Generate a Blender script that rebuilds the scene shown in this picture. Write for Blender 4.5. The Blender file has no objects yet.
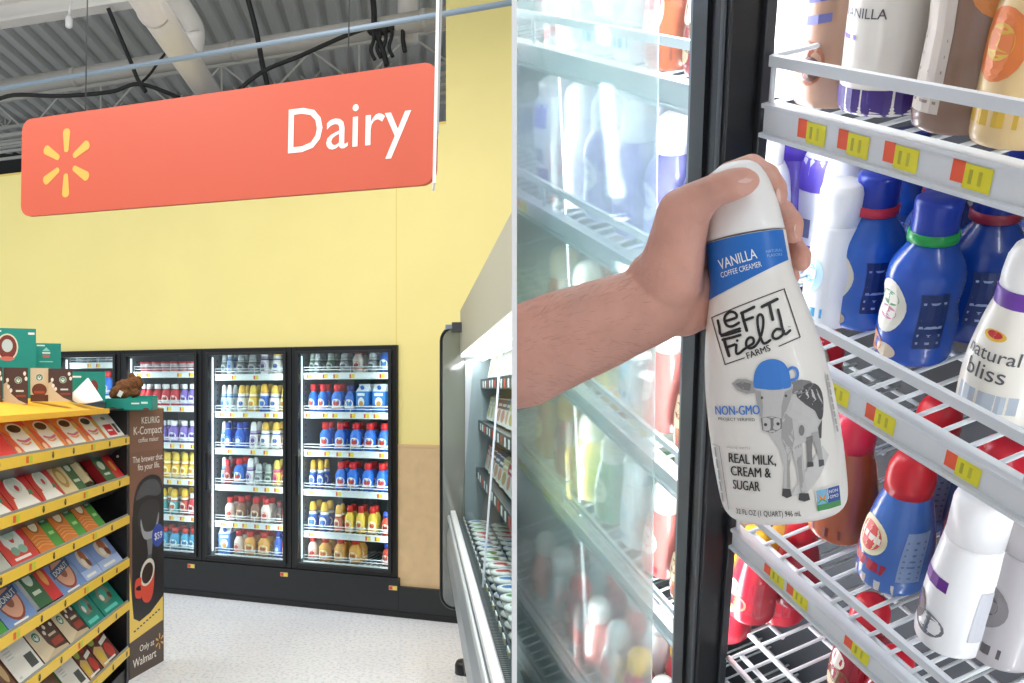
import bpy, bmesh, math, random
from mathutils import Vector, Matrix
from mathutils.geometry import tessellate_polygon
R = random.Random(7)
SC = bpy.context.scene
COL = SC.collection
PI = math.pi

# ------------------------------------------------------------------ camera
F, PX, PY, H = 850.0, 400.0, 388.0, 1.95
cam_d = bpy.data.cameras.new('camera')
cam = bpy.data.objects.new('camera', cam_d)
COL.objects.link(cam)
cam.location = (0, 0, H)
cam.rotation_euler = (PI / 2, 0, 0)
cam_d.sensor_fit = 'HORIZONTAL'
cam_d.sensor_width = 36
cam_d.lens = F / 1024 * 36
cam_d.shift_x = (512 - PX) / 1024
cam_d.shift_y = (PY - 341.5) / 1024
cam_d.clip_start = 0.05
SC.camera = cam
SC.view_settings.view_transform = 'Standard'
SC.view_settings.look = 'None'
SC.view_settings.exposure = 0.0
SC.view_settings.gamma = 1.0
SC.view_settings.use_curve_mapping = False


def ray(px, py):
    return Vector(((px - PX) / F, 1, -(py - PY) / F))


CAMP = Vector((0, 0, H))


def at(px, py, Y):
    return CAMP + ray(px, py) * Y


# ------------------------------------------------------------------ materials
def lin(c):
    if isinstance(c, str):
        c = c.lstrip('#')
        c = [int(c[i:i + 2], 16) / 255 for i in (0, 2, 4)]
        c = [x / 12.92 if x <= .04045 else ((x + .055) / 1.055) ** 2.4 for x in c]
    return (c[0], c[1], c[2], 1)


MATS = {}


def mat(color, rough=.5, metal=0, spec=.5, trans=0, emit=0, noise=None, bump=None, sss=0, coat=0, name=None):
    key = (str(color), rough, metal, spec, trans, emit, noise, bump, sss, coat)
    if key in MATS:
        return MATS[key]
    m = bpy.data.materials.new(name or 'paint')
    m.use_nodes = True
    nt = m.node_tree
    b = nt.nodes['Principled BSDF']
    c = lin(color)
    b.inputs['Base Color'].default_value = c
    b.inputs['Roughness'].default_value = rough
    b.inputs['Metallic'].default_value = metal
    b.inputs['Specular IOR Level'].default_value = spec
    b.inputs['Transmission Weight'].default_value = trans
    b.inputs['Coat Weight'].default_value = coat
    if sss:
        b.inputs['Subsurface Weight'].default_value = sss
        b.inputs['Subsurface Radius'].default_value = (1, .35, .2)
        b.inputs['Subsurface Scale'].default_value = .006
    if emit:
        b.inputs['Emission Color'].default_value = c
        b.inputs['Emission Strength'].default_value = emit
    if noise or bump:
        tc = nt.nodes.new('ShaderNodeTexCoord')
    if noise:                        # (scale, amount)
        n = nt.nodes.new('ShaderNodeTexNoise')
        n.inputs['Scale'].default_value = noise[0]
        n.inputs['Detail'].default_value = 4
        nt.links.new(tc.outputs['Object'], n.inputs['Vector'])
        r = nt.nodes.new('ShaderNodeValToRGB')
        a = noise[1]
        r.color_ramp.elements[0].position = .3
        r.color_ramp.elements[1].position = .7
        r.color_ramp.elements[0].color = [x * (1 - a) for x in c[:3]] + [1]
        r.color_ramp.elements[1].color = [min(1, x * (1 + a)) for x in c[:3]] + [1]
        nt.links.new(n.outputs['Fac'], r.inputs['Fac'])
        nt.links.new(r.outputs['Color'], b.inputs['Base Color'])
    if bump:                         # (scale, strength, distance)
        n = nt.nodes.new('ShaderNodeTexNoise')
        n.inputs['Scale'].default_value = bump[0]
        n.inputs['Detail'].default_value = 5
        nt.links.new(tc.outputs['Object'], n.inputs['Vector'])
        bp = nt.nodes.new('ShaderNodeBump')
        bp.inputs['Strength'].default_value = bump[1]
        bp.inputs['Distance'].default_value = bump[2]
        nt.links.new(n.outputs['Fac'], bp.inputs['Height'])
        nt.links.new(bp.outputs['Normal'], b.inputs['Normal'])
    MATS[key] = m
    return m


HAZE_IOR = 1.12


def glass_mat(name, tint, refl, rough=.03, haze=0.0, haze_rough=.2, veil=0.0):
    """thin pane: see-through plus a share of mirror, of frosted scattering and of white film"""
    m = bpy.data.materials.new(name)
    m.use_nodes = True
    nt = m.node_tree
    nt.nodes.remove(nt.nodes['Principled BSDF'])
    out = nt.nodes['Material Output']
    t = nt.nodes.new('ShaderNodeBsdfTransparent')
    t.inputs['Color'].default_value = lin(tint)
    g = nt.nodes.new('ShaderNodeBsdfGlossy')
    g.inputs['Roughness'].default_value = rough
    cur = t
    if haze:
        rf = nt.nodes.new('ShaderNodeBsdfRefraction')
        rf.inputs['IOR'].default_value = 1.0 + 1e-3
        rf.inputs['IOR'].default_value = HAZE_IOR
        rf.inputs['Roughness'].default_value = haze_rough
        rf.inputs['Color'].default_value = lin(tint)
        mx = nt.nodes.new('ShaderNodeMixShader')
        mx.inputs[0].default_value = haze
        nt.links.new(cur.outputs[0], mx.inputs[1])
        nt.links.new(rf.outputs[0], mx.inputs[2])
        cur = mx
    if veil:
        df = nt.nodes.new('ShaderNodeBsdfDiffuse')
        df.inputs['Color'].default_value = lin('#e4efee')
        tl = nt.nodes.new('ShaderNodeBsdfTranslucent')
        tl.inputs['Color'].default_value = lin('#e4efee')
        md = nt.nodes.new('ShaderNodeMixShader')
        md.inputs[0].default_value = .5
        nt.links.new(df.outputs[0], md.inputs[1])
        nt.links.new(tl.outputs[0], md.inputs[2])
        mx = nt.nodes.new('ShaderNodeMixShader')
        mx.inputs[0].default_value = veil
        nt.links.new(cur.outputs[0], mx.inputs[1])
        nt.links.new(md.outputs[0], mx.inputs[2])
        cur = mx
    mx = nt.nodes.new('ShaderNodeMixShader')
    mx.inputs[0].default_value = refl
    nt.links.new(cur.outputs[0], mx.inputs[1])
    nt.links.new(g.outputs[0], mx.inputs[2])
    nt.links.new(mx.outputs[0], out.inputs['Surface'])
    return m


# ------------------------------------------------------------------ mesh builder
TEXT = {}


def text_tris(s, bold=0.0):
    """2D triangles of a line of lettering, cap height about .7, left aligned at 0"""
    k = (s, bold)
    if k in TEXT:
        return TEXT[k]
    cu = bpy.data.curves.new('lettering', 'FONT')
    cu.body = s
    cu.size = 1
    cu.offset = bold
    cu.fill_mode = 'FRONT'
    cu.resolution_u = 3
    ob = bpy.data.objects.new('lettering', cu)
    COL.objects.link(ob)
    dg = bpy.context.evaluated_depsgraph_get()
    me = bpy.data.meshes.new_from_object(ob.evaluated_get(dg))
    me.calc_loop_triangles()
    v = [(p.co.x, p.co.y) for p in me.vertices]
    f = [tuple(t.vertices) for t in me.loop_triangles]
    w = max([p[0] for p in v] or [0])
    bpy.data.objects.remove(ob)
    bpy.data.meshes.remove(me)
    bpy.data.curves.remove(cu)
    TEXT[k] = (v, f, w)
    return TEXT[k]


def smooth_path(pts, n=5, closed=False):
    out = []
    N = len(pts)
    rng = range(N if closed else N - 1)
    for i in rng:
        if closed:
            p0, p1, p2, p3 = pts[(i - 1) % N], pts[i], pts[(i + 1) % N], pts[(i + 2) % N]
        else:
            p0, p1, p2, p3 = pts[max(i - 1, 0)], pts[i], pts[i + 1], pts[min(i + 2, N - 1)]
        for k in range(n):
            t = k / n
            out.append(tuple(.5 * ((2 * b) + (-a + c) * t + (2 * a - 5 * b + 4 * c - d) * t * t + (-a + 3 * b - 3 * c + d) * t ** 3)
                             for a, b, c, d in zip(p0, p1, p2, p3)))
    if not closed:
        out.append(tuple(pts[-1]))
    return out


def flat(O, U, V, N=None, eps=.0006):
    """map of decal coordinates on a flat face"""
    O, U, V = Vector(O), Vector(U), Vector(V)
    Nn = (Vector(N) if N else U.cross(V)).normalized()
    return lambda a, b, k=0: O + U * a + V * b + Nn * (eps * (1 + k))


class MB:
    def __init__(self):
        self.v, self.f, self.fm, self.fs, self.mats = [], [], [], [], []
        self.T = None
        self.k = 0

    def add(self, vs, fs, m, smooth=False):
        o = len(self.v)
        if self.T is not None:
            vs = [self.T @ Vector(p) for p in vs]
        self.v += [tuple(p) for p in vs]
        if m not in self.mats:
            self.mats.append(m)
        i = self.mats.index(m)
        for f in fs:
            self.f.append([o + q for q in f])
            self.fm.append(i)
            self.fs.append(smooth)
        return self

    def box(self, x0, x1, y0, y1, z0, z1, m):
        v = [(x, y, z) for x in (x0, x1) for y in (y0, y1) for z in (z0, z1)]
        f = [(0, 1, 3, 2), (4, 6, 7, 5), (0, 4, 5, 1), (2, 3, 7, 6), (0, 2, 6, 4), (1, 5, 7, 3)]
        return self.add(v, f, m)

    def obox(self, O, U, V, W, m):
        O, U, V, W = map(Vector, (O, U, V, W))
        v = [O + U * a + V * b + W * c for a in (0, 1) for b in (0, 1) for c in (0, 1)]
        f = [(0, 1, 3, 2), (4, 6, 7, 5), (0, 4, 5, 1), (2, 3, 7, 6), (0, 2, 6, 4), (1, 5, 7, 3)]
        if U.cross(V).dot(W) < 0:
            f = [tuple(reversed(q)) for q in f]
        return self.add(v, f, m)

    def bar(self, a, b, w, h, m, up=(0, 0, 1)):
        """square bar from a to b, w across, h along up"""
        a, b, up = Vector(a), Vector(b), Vector(up)
        d = (b - a)
        s = d.cross(up).normalized() * w
        u = s.cross(d).normalized() * h
        return self.obox(a - s / 2 - u / 2, d, s, u, m)

    def lathe(self, prof, m, seg=20, sx=1, sy=1, sq=0, smooth=True, z0=0, c=(0, 0)):
        """prof: [(r, z)] or [(r, z, material)] bottom to top"""
        vs, ring = [], []
        for p in prof:
            ring.append(len(vs))
            for i in range(seg):
                a = 2 * PI * i / seg
                ca, sa = math.cos(a), math.sin(a)
                if sq:
                    q = (abs(ca) ** sq + abs(sa) ** sq) ** (-1 / sq)
                else:
                    q = 1
                vs.append((c[0] + p[0] * q * ca * sx, c[1] + p[0] * q * sa * sy, z0 + p[1]))
        groups = {}
        for j in range(len(prof) - 1):
            mm = prof[j][2] if len(prof[j]) > 2 and prof[j][2] else m
            for i in range(seg):
                groups.setdefault(id(mm), (mm, []))[1].append(
                    (ring[j] + i, ring[j] + (i + 1) % seg, ring[j + 1] + (i + 1) % seg, ring[j + 1] + i))
        o = len(self.v)
        first = True
        if self.T is not None:
            vs = [self.T @ Vector(p) for p in vs]
        self.v += [tuple(p) for p in vs]

        def put(fs, mm, sm):
            if mm not in self.mats:
                self.mats.append(mm)
            for f in fs:
                self.f.append([o + q for q in f])
                self.fm.append(self.mats.index(mm))
                self.fs.append(sm)
        for mm, fs in groups.values():
            put(fs, mm, smooth)
        m0 = prof[0][2] if len(prof[0]) > 2 and prof[0][2] else m
        m1 = prof[-2][2] if len(prof[-2]) > 2 and prof[-2][2] else m
        put([tuple(reversed(range(ring[0], ring[0] + seg)))], m0, False)
        put([tuple(range(ring[-1], ring[-1] + seg))], m1, False)
        return self

    def tube(self, path, r, m, seg=8, closed=False):
        pts = [Vector(p) for p in path]
        N = len(pts)
        rs = r if isinstance(r, (list, tuple)) else [r] * N
        vs = []
        ref = None
        for i, p in enumerate(pts):
            a = pts[(i - 1) % N] if (closed or i > 0) else p
            b = pts[(i + 1) % N] if (closed or i < N - 1) else p
            d = (b - a)
            d = d.normalized() if d.length > 1e-9 else Vector((0, 0, 1))
            if ref is None:
                ref = Vector((0, 0, 1)) if abs(d.z) < .9 else Vector((1, 0, 0))
            x = (ref - d * ref.dot(d))
            x = x.normalized() if x.length > 1e-6 else d.orthogonal().normalized()
            y = d.cross(x)
            ref = x
            for k in range(seg):
                t = 2 * PI * k / seg
                vs.append(p + (x * math.cos(t) + y * math.sin(t)) * rs[i])
        fs = []
        for i in range(N if closed else N - 1):
            j = (i + 1) % N
            for k in range(seg):
                fs.append((i * seg + k, i * seg + (k + 1) % seg, j * seg + (k + 1) % seg, j * seg + k))
        if not closed:
            fs.append(tuple(reversed(range(seg))))
            fs.append(tuple(range((N - 1) * seg, N * seg)))
        return self.add(vs, fs, m, True)

    def ball(self, c, r, m, sx=1, sy=1, sz=1, seg=14, rings=8):
        prof = [(max(1e-4, math.sin(PI * i / rings)) * r, -math.cos(PI * i / rings) * r * sz) for i in range(rings + 1)]
        return self.lathe(prof, m, seg, sx, sy, z0=c[2], c=(c[0], c[1]))

    # ---- print on a surface: every call gives a decal layer of its own
    def tris(self, v2, fs, m, mp, sub=0):
        for _ in range(sub):
            nv, nf, mid = list(v2), [], {}

            def md(i, j):
                k = (min(i, j), max(i, j))
                if k not in mid:
                    mid[k] = len(nv)
                    nv.append(((v2[i][0] + v2[j][0]) / 2, (v2[i][1] + v2[j][1]) / 2))
                return mid[k]
            for a, b, c in fs:
                x, y, z = md(a, b), md(b, c), md(c, a)
                nf += [(a, x, z), (x, b, y), (z, y, c), (x, y, z)]
            v2, fs = nv, nf
        out = []
        for a, b, c in fs:
            A, B, C_ = v2[a], v2[b], v2[c]
            if (B[0] - A[0]) * (C_[1] - A[1]) - (B[1] - A[1]) * (C_[0] - A[0]) < 0:
                b, c = c, b
            out.append((a, b, c))
        self.k += .06
        return self.add([mp(p[0], p[1], self.k) for p in v2], out, m)

    def poly(self, pts, m, mp, sub=0):
        pts = [tuple(p) for p in pts]
        fs = [tuple(t) for t in tessellate_polygon([[Vector((p[0], p[1], 0)) for p in pts]])]
        return self.tris(pts, fs, m, mp, sub)

    def ell(self, c, rx, ry, m, mp, n=20, sub=0, a0=0, a1=2 * PI, rot=0):
        pts = []
        full = abs(a1 - a0 - 2 * PI) < 1e-6
        for i in range(n if full else n + 1):
            a = a0 + (a1 - a0) * i / n
            x, y = rx * math.cos(a), ry * math.sin(a)
            pts.append((c[0] + x * math.cos(rot) - y * math.sin(rot), c[1] + x * math.sin(rot) + y * math.cos(rot)))
        return self.poly(pts, m, mp, sub)

    def rect(self, x0, x1, y0, y1, m, mp, sub=0):
        return self.poly([(x0, y0), (x1, y0), (x1, y1), (x0, y1)], m, mp, sub)

    def txt(self, s, x, y, size, m, mp, align='L', bold=0.0, rot=0, wx=1.0, slant=0):
        v, f, w = text_tris(s)
        if bold:
            self.txt(s, x + bold * size * 1.6 * wx, y, size, m, mp, align, 0, rot, wx, slant)
        ox = {'L': 0, 'C': -w / 2, 'R': -w}[align]
        c, sn = math.cos(rot), math.sin(rot)
        pts = []
        for p in v:
            a, b = (p[0] + ox + slant * p[1]) * size * wx, p[1] * size
            pts.append((x + a * c - b * sn, y + a * sn + b * c))
        return self.tris(pts, f, m, mp)

    def stroke(self, pts, w, m, mp, n=5, closed=False, taper=False):
        """drawn line of width w with round ends"""
        p = smooth_path(pts, n, closed) if n > 1 else [tuple(q) for q in pts]
        L, Rr = [], []
        N = len(p)
        for i in range(N):
            a = p[(i - 1) % N] if (closed or i) else p[i]
            b = p[(i + 1) % N] if (closed or i < N - 1) else p[i]
            dx, dy = b[0] - a[0], b[1] - a[1]
            d = math.hypot(dx, dy) or 1
            nx, ny = -dy / d * w / 2, dx / d * w / 2
            L.append((p[i][0] + nx, p[i][1] + ny))
            Rr.append((p[i][0] - nx, p[i][1] - ny))
        fs = []
        for i in range(N if closed else N - 1):
            j = (i + 1) % N
            fs += [(i, N + i, N + j), (i, N + j, j)]
        self.tris(L + Rr, fs, m, mp)
        if not closed:
            self.ell(p[0], w / 2, w / 2, m, mp, 8)
            self.ell(p[-1], w / 2, w / 2, m, mp, 8)
        return self

    def build(self, name, parent=None, bevel=0, seg=2, M=None):
        me = bpy.data.meshes.new(name)
        me.from_pydata(self.v, [], self.f)
        for m in self.mats:
            me.materials.append(m)
        me.polygons.foreach_set('material_index', self.fm)
        me.polygons.foreach_set('use_smooth', self.fs)
        me.update()
        ob = bpy.data.objects.new(name, me)
        COL.objects.link(ob)
        if parent:
            ob.parent = parent
        if M is not None:
            ob.matrix_world = M
        if bevel:
            b = ob.modifiers.new('bevel', 'BEVEL')
            b.width = bevel
            b.segments = seg
            b.limit_method = 'ANGLE'
            b.angle_limit = .7
        return ob


WORDS = set()


def tag(o, label=None, cat=None, group=None, kind=None):
    if label:
        n = len(label.split())
        if not 4 <= n <= 16:
            print('LABEL LENGTH', n, label)
        o['label'] = label
    if cat:
        o['category'] = cat
    if group:
        o['group'] = group
    if kind:
        o['kind'] = kind
    return o


def thing(name, label, cat, M=None, group=None):
    o = bpy.data.objects.new(name, None)
    o.empty_display_size = .05
    COL.objects.link(o)
    if M is not None:
        o.matrix_world = M if isinstance(M, Matrix) else Matrix.Translation(Vector(M))
    return tag(o, label, cat, group)


def kids(o):
    return [c for c in bpy.data.objects if c.parent == o]


PROTO = {}


def spawn(key, maker, M, name, label, cat, group):
    """first use builds the thing, later ones copy it and each of its parts"""
    if key not in PROTO:
        r = maker(thing(name, label, cat, M, group))
        PROTO[key] = (r, kids(r))
        r.matrix_world = M
        return r
    src, ch = PROTO[key]
    r = src.copy()
    COL.objects.link(r)
    r.matrix_world = M
    tag(r, label, cat, group)
    for c in ch:
        d = c.copy()
        COL.objects.link(d)
        d.parent = r
    return r


ORD = ['first', 'second', 'third', 'fourth', 'fifth', 'sixth', 'seventh', 'eighth', 'ninth', 'tenth', 'eleventh', 'twelfth', 'thirteenth']


def frame(O, X, Y, Z):
    X, Y, Z = Vector(X), Vector(Y), Vector(Z)
    return Matrix(((X.x, Y.x, Z.x, O[0]), (X.y, Y.y, Z.y, O[1]), (X.z, Y.z, Z.z, O[2]), (0, 0, 0, 1)))


def struct(mb, name, M=None, bevel=0):
    return tag(mb.build(name, None, bevel, M=M), kind='structure')


def area(name, M, sx, sy, power, color=(1, 1, 1), spread=PI):
    l = bpy.data.lights.new(name, 'AREA')
    l.shape = 'RECTANGLE'
    l.size, l.size_y, l.energy, l.color = sx, sy, power, color
    l.spread = spread
    o = bpy.data.objects.new(name, l)
    COL.objects.link(o)
    o.matrix_world = M
    return o


WHITE = mat('#f2f2f0', .5)
BLACK = mat('#16181a', .45)
# ================================================================== LEFT: the store aisle
W0 = at(460, 622, H * F / (622 - PY))
W0.z = 0
UR = Vector((.9317, -.3633, 0))
UA = Vector((.3633, .9317, 0))
WM = frame(W0, UR, UA, (0, 0, 1))


def wq(px, py, d=0):
    """pixel -> (u, z) on the plane d behind the face of the back wall"""
    r = ray(px, py)
    o = W0 + UA * d
    Y = (o - Vector((0, 0, o.z))).dot(UA) / Vector((r.x, 1, 0)).dot(UA)
    p = CAMP + r * Y
    return (p - W0).dot(UR), p.z, Y


yellow = mat('#f0e294', .55, noise=(1.5, .02))
wood = mat('#d8ba8e', .5, noise=(9, .06))
blk = mat('#1d2124', .42)
blk2 = mat('#101214', .35)
steel = mat('#c9cdd0', .35, metal=.6)
alu = mat('#b9bdc0', .4, metal=.3)
white = mat('#f0f1f1', .45)
lgrey = mat('#c6c8c9', .5)
mgrey = mat('#8d9194', .5)
dgrey = mat('#4b4f52', .5)

zt = wq(397, 345)[1]           # head of the glass doors
zb = wq(397, 577)[1]           # foot of the glass doors
z_wall = wq(440, 122)[1]
u_tall = wq(446, 100)[0]
u_d = [wq(x, 460)[0] for x in (58, 122.5, 204, 293.2, 398.5)]
z_wood = wq(420, 446)[1]

m = MB()
m.box(-7, u_tall, 0, .15, zt, z_wall, yellow)
m.box(u_tall, 2.6, 0, .15, z_wood, 8, yellow)
m.box(u_d[4], u_tall, 0, .15, z_wood, zt, yellow)
m.box(-7, u_d[0], 0, .15, 0, zt, yellow)
mm = mat('#e3c96c', .6)
m.box(-7, u_tall, -.004, 0, z_wall - .02, z_wall, mm)
m.box(wq(396, 200)[0], wq(396.6, 200)[0], -.001, 0, zt, z_wall, mm)
struct(m, 'wall_back', WM)
m = MB()
m.box(u_d[4], 2.6, -.012, .15, 0, z_wood, wood)
m.box(u_d[4], 2.6, -.016, 0, z_wood - .012, z_wood + .012, mat('#d8b98b', .5))
struct(m, 'trim_1', WM)
m = MB()
m.box(u_d[0], u_d[4] + .02, -.05, .15, .0, zb, blk)
m.box(u_d[4] + .02, 2.6, -.05, .0, .0, wq(430, 588)[1], blk)
m.box(u_d[0], 2.6, -.058, -.05, .0, .05, blk2)
struct(m, 'baseboard_back', WM, .004)

# floor: pale speckled vinyl tile
fm = bpy.data.materials.new('vinyl tile')
fm.use_nodes = True
nt = fm.node_tree
b = nt.nodes['Principled BSDF']
b.inputs['Roughness'].default_value = .32
tc = nt.nodes.new('ShaderNodeTexCoord')
n1 = nt.nodes.new('ShaderNodeTexNoise')
n1.inputs['Scale'].default_value = 38
n1.inputs['Detail'].default_value = 6
n2 = nt.nodes.new('ShaderNodeTexBrick')
n2.offset = 0
n2.inputs['Color1'].default_value = (1, 1, 1, 1)
n2.inputs['Color2'].default_value = (.965, .965, .975, 1)
n2.inputs['Mortar'].default_value = (.86, .86, .88, 1)
n2.inputs['Scale'].default_value = 1
n2.inputs['Mortar Size'].default_value = .0022
n2.inputs['Brick Width'].default_value = .42
n2.inputs['Row Height'].default_value = .42
rp_ = nt.nodes.new('ShaderNodeValToRGB')
rp_.color_ramp.elements[0].position = .36
rp_.color_ramp.elements[0].color = lin('#dcdee8')
rp_.color_ramp.elements[1].position = .52
rp_.color_ramp.elements[1].color = lin('#f7f8fc')
mx = nt.nodes.new('ShaderNodeMix')
mx.data_type = 'RGBA'
mx.blend_type = 'MULTIPLY'
mx.inputs[0].default_value = 1
nt.links.new(tc.outputs['Object'], n1.inputs['Vector'])
nt.links.new(tc.outputs['Object'], n2.inputs['Vector'])
nt.links.new(n1.outputs['Fac'], rp_.inputs['Fac'])
nt.links.new(rp_.outputs['Color'], mx.inputs[6])
nt.links.new(n2.outputs['Color'], mx.inputs[7])
nt.links.new(mx.outputs[2], b.inputs['Base Color'])
m = MB()
m.box(-9, 6, -3, 16, -.1, 0, fm)
struct(m, 'floor')

# ------------------------------------------------------------------ ceiling and what hangs from it
deck = mat('#cfd1d0', .6)
m = MB()
x = -9.0
ZC = 6.3
while x < 4:
    for (a, c, za, zc) in ((0, .11, ZC, ZC), (.11, .15, ZC, ZC + .07), (.15, .2, ZC + .07, ZC + .07), (.2, .24, ZC + .07, ZC)):
        m.add([(x + a, 4, za), (x + c, 4, zc), (x + c, 16, zc), (x + a, 16, za)], [(0, 3, 2, 1)], deck)
    x += .24
m.box(-9, 4, 4, 16, ZC + .2, ZC + .25, deck)
struct(m, 'ceiling')
m = MB()
dk = mat('#3c3f40', .8)
m.box(-9, 5, 15.8, 16, 0, ZC + .3, dk)
for z in (4.0, 4.5, 5.0, 5.4, 5.8):
    m.box(-9, 5, 15.7, 15.8, z, z + .06, mat('#6a6d6d', .7))
struct(m, 'wall_far')

paint = mat('#e6e2dd', .5)


def ext(p, q, a, b):
    p, q = Vector(p), Vector(q)
    return p + (q - p) * a, p + (q - p) * b


# roof girder (I section) along the top left
A, B = ext(at(0, 24, 3.75 * F / 364), at(132, 3, 3.75 * F / 385), -.6, 2.2)
m = MB()
m.bar(A, B, .16, .03, paint)
m.bar(A + Vector((0, 0, .2)), B + Vector((0, 0, .2)), .16, .03, paint)
m.bar(A + Vector((0, 0, .1)), B + Vector((0, 0, .1)), .025, .2, paint)
tag(m.build('roof_girder'), 'pale painted steel girder crossing the top left corner of the ceiling', 'girder')
# horizontal duct
A, B = ext(at(0, 89, 3.4 * F / 299), at(260, 47, 3.4 * F / 341), -.4, 2.0)
m = MB()
m.tube([A, B], .095, mat('#bdbab4', .5), 14)
for t in (.3, .55, .8):
    c = A.lerp(B, t)
    dd = (B - A).normalized() * .03
    m.tube([c - dd, c + dd], .106, mat('#bdbab4', .5), 14)
tag(m.build('air_duct'), 'long pale horizontal air duct running behind the orange sign under the roof', 'duct')
# thin conduit
A, B = ext(at(0, 89, 2.65 * F / 299), at(432, 16, 2.65 * F / 372), -.2, 1.3)
m = MB()
m.tube([A, B], .022, mat('#8fa2b4', .4), 8)
tag(m.build('conduit'), 'thin bluish grey conduit running straight above the orange sign', 'conduit')
# big slanted pipe
m = MB()
xa = (146 - PX) / F * (2.95 * F / 388)
m.tube([(xa, 5.2, H + 2.95), (xa + .02, 9.6, H + 2.95)], .122, mat('#ddd6d2', .45), 18)
m.tube([(xa, 6.62, H + 2.95), (xa, 6.68, H + 2.95)], .128, mat('#ddd6d2', .45), 18)
tag(m.build('round_pipe'), 'thick pale round pipe slanting down from the top edge to the sign', 'pipe')
m = MB()
q = [at(162, -25, 7.6), at(177, 0, 7.9), at(190, 20, 8.1), at(195, 32, 8.2), at(193, 54, 8.2)]
m.tube(smooth_path([tuple(p) for p in q], 4), .095, mat('#e4e0da', .45), 12)
tag(m.build('elbow_pipe'), 'smaller pale pipe with an elbow right of the thick pipe', 'pipe')
m = MB()
q = [at(407, -40, 8.0), at(407, 8, 8.0), at(405, 14, 8.0)]
m.tube([at(408, -60, 8.2), at(408, 42, 8.2)], .1, paint, 12)
tag(m.build('drop_pipe'), 'short pale vertical pipe near the right end of the sign', 'pipe')
# bar joists: slender trusses parallel to the wall
WD = (-UR).normalized()
for k, (py, Y0, n) in enumerate(((112, 9.6, 16), (96, 11.2, 18), (88, 13.0, 20))):
    c = at(430, py - 36 if k == 0 else py - 30, Y0)
    A = c + UR * 1.0
    B = c + WD * 9
    m = MB()
    g = mat('#d2d2cc', .6)
    m.bar(A, B, .05, .05, g)
    up = Vector((0, 0, .5))
    m.bar(A + up, B + up, .05, .05, g)
    for z in (.12, .22, .32):
        m.bar(A + Vector((0, 0, -z)), B + Vector((0, 0, -z)), .03, .035, g)
    for i in range(n):
        p, q = A.lerp(B, i / n), A.lerp(B, (i + 1) / n)
        m.bar(p if i % 2 else p + up, q + up if i % 2 else q, .022, .022, g, (0, 1, .01))
        if i % 3 == 0:
            m.bar(p, p + up, .022, .022, g, (0, 1, 0))
    tag(m.build('roof_joist'), ('nearest grey roof truss behind the top of the orange sign', 'second grey roof truss, farther back above the sign',
                                'farthest grey roof truss deep under the roof')[k], 'truss', 'roof trusses')
cab = mat('#17191b', .6)
for pts, r, lab in (
        ([(108, 8, 8.3), (118, 32, 8.4), (130, 60, 8.5), (138, 80, 8.5), (146, 92, 8.5)], .03, 'black cable dropping steeply between the girder and the thick pipe'),
        ([(-10, 103, 8.5), (14, 95, 8.5), (60, 96, 8.5), (110, 92, 8.5), (140, 84, 8.5), (180, 98, 8.6)], .03, 'black cable sagging along the left top edge of the sign'),
        ([(246, -8, 8.0), (256, 30, 8.1), (262, 62, 8.2), (268, 88, 8.2)], .035, 'black cable hanging straight down above the middle of the sign'),
        ([(232, 96, 8.0), (262, 72, 8.0), (300, 56, 8.0), (345, 36, 7.9), (372, 27, 7.9), (392, 24, 7.9)], .03, 'black cable rising rightward over the sign to the bundle'),
        ([(372, -10, 7.8), (374, 10, 7.9), (375, 30, 7.9), (382, 48, 7.9), (387, 66, 7.9)], .04, 'thick black cable dropping from the roof above the word Dairy'),
        ([(392, 24, 7.9), (402, 28, 7.9), (403, 40, 7.9), (405, 52, 7.9)], .03, 'short black cable end dangling right of the cable bundle'),
        ([(170, 48, 8.6), (160, 60, 8.6), (150, 74, 8.6), (142, 82, 8.6)], .02, 'short black cable slanting behind the thick pipe')):
    m = MB()
    m.tube(smooth_path([tuple(at(*p)) for p in pts], 5), r * .72, cab, 6)
    tag(m.build('cable'), lab, 'cable', 'black cables under the roof')
m = MB()
for i, (px, py) in enumerate(((372, 30), (378, 28), (384, 30), (390, 27))):
    q = [at(px, py - 3, 7.9), at(px + 2, py + 8, 7.88), at(px - 1, py + 20, 7.9), at(px + 3, py + 30, 7.9)]
    m.tube(smooth_path([tuple(p) for p in q], 4), .018, cab, 6)
    m.ball(tuple(at(px, py, 7.9)), .05, cab, seg=8, rings=6)
tag(m.build('cable_bundle'), 'tied bundle of black cables hanging above the right end of the sign', 'cables')
# sensor on the girder
c = at(69, 22, 8.2)
t = thing('ceiling_sensor', 'small white cylindrical sensor hanging from the girder at top left', 'sensor', c)
m = MB()
m.lathe([(.015, -.06), (.034, -.045), (.034, .03), (.02, .06)], white, 12)
m.build('housing', t)
m = MB()
m.tube([(0, 0, .06), (0.02, 0, .2)], .012, white, 6)
m.build('stem', t)

# ------------------------------------------------------------------ orange hanging sign
TL, TR, BR, BL = at(21.5, 120.5, 5.08), at(433, 61, 4.0), at(436, 184, 4.0), at(19.5, 216.5, 5.08)
sx = ((TR + BR) - (TL + BL)).normalized()
sz = ((TL + TR) - (BL + BR))
sz = (sz - sx * sz.dot(sx)).normalized()
sy = sz.cross(sx)
sw = (((TR + BR) - (TL + BL)) / 2).length
sh = (((TL + TR) - (BL + BR)) / 2).length
coral = mat('#cd5b42', .5)
t = thing('hanging_sign', 'long orange hanging sign reading Dairy with a yellow spark emblem', 'sign', frame((BL + BR) / 2, sx, sy, sz))
m = MB()
r = .07
pts = []
for cx, cz, a0 in ((sw / 2 - r, r, -PI / 2), (sw / 2 - r, sh - r, 0), (-sw / 2 + r, sh - r, PI / 2), (-sw / 2 + r, r, PI)):
    for i in range(7):
        a = a0 + i * PI / 12
        pts.append((cx + r * math.cos(a), cz + r * math.sin(a)))
N = len(pts)
th = .03
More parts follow.
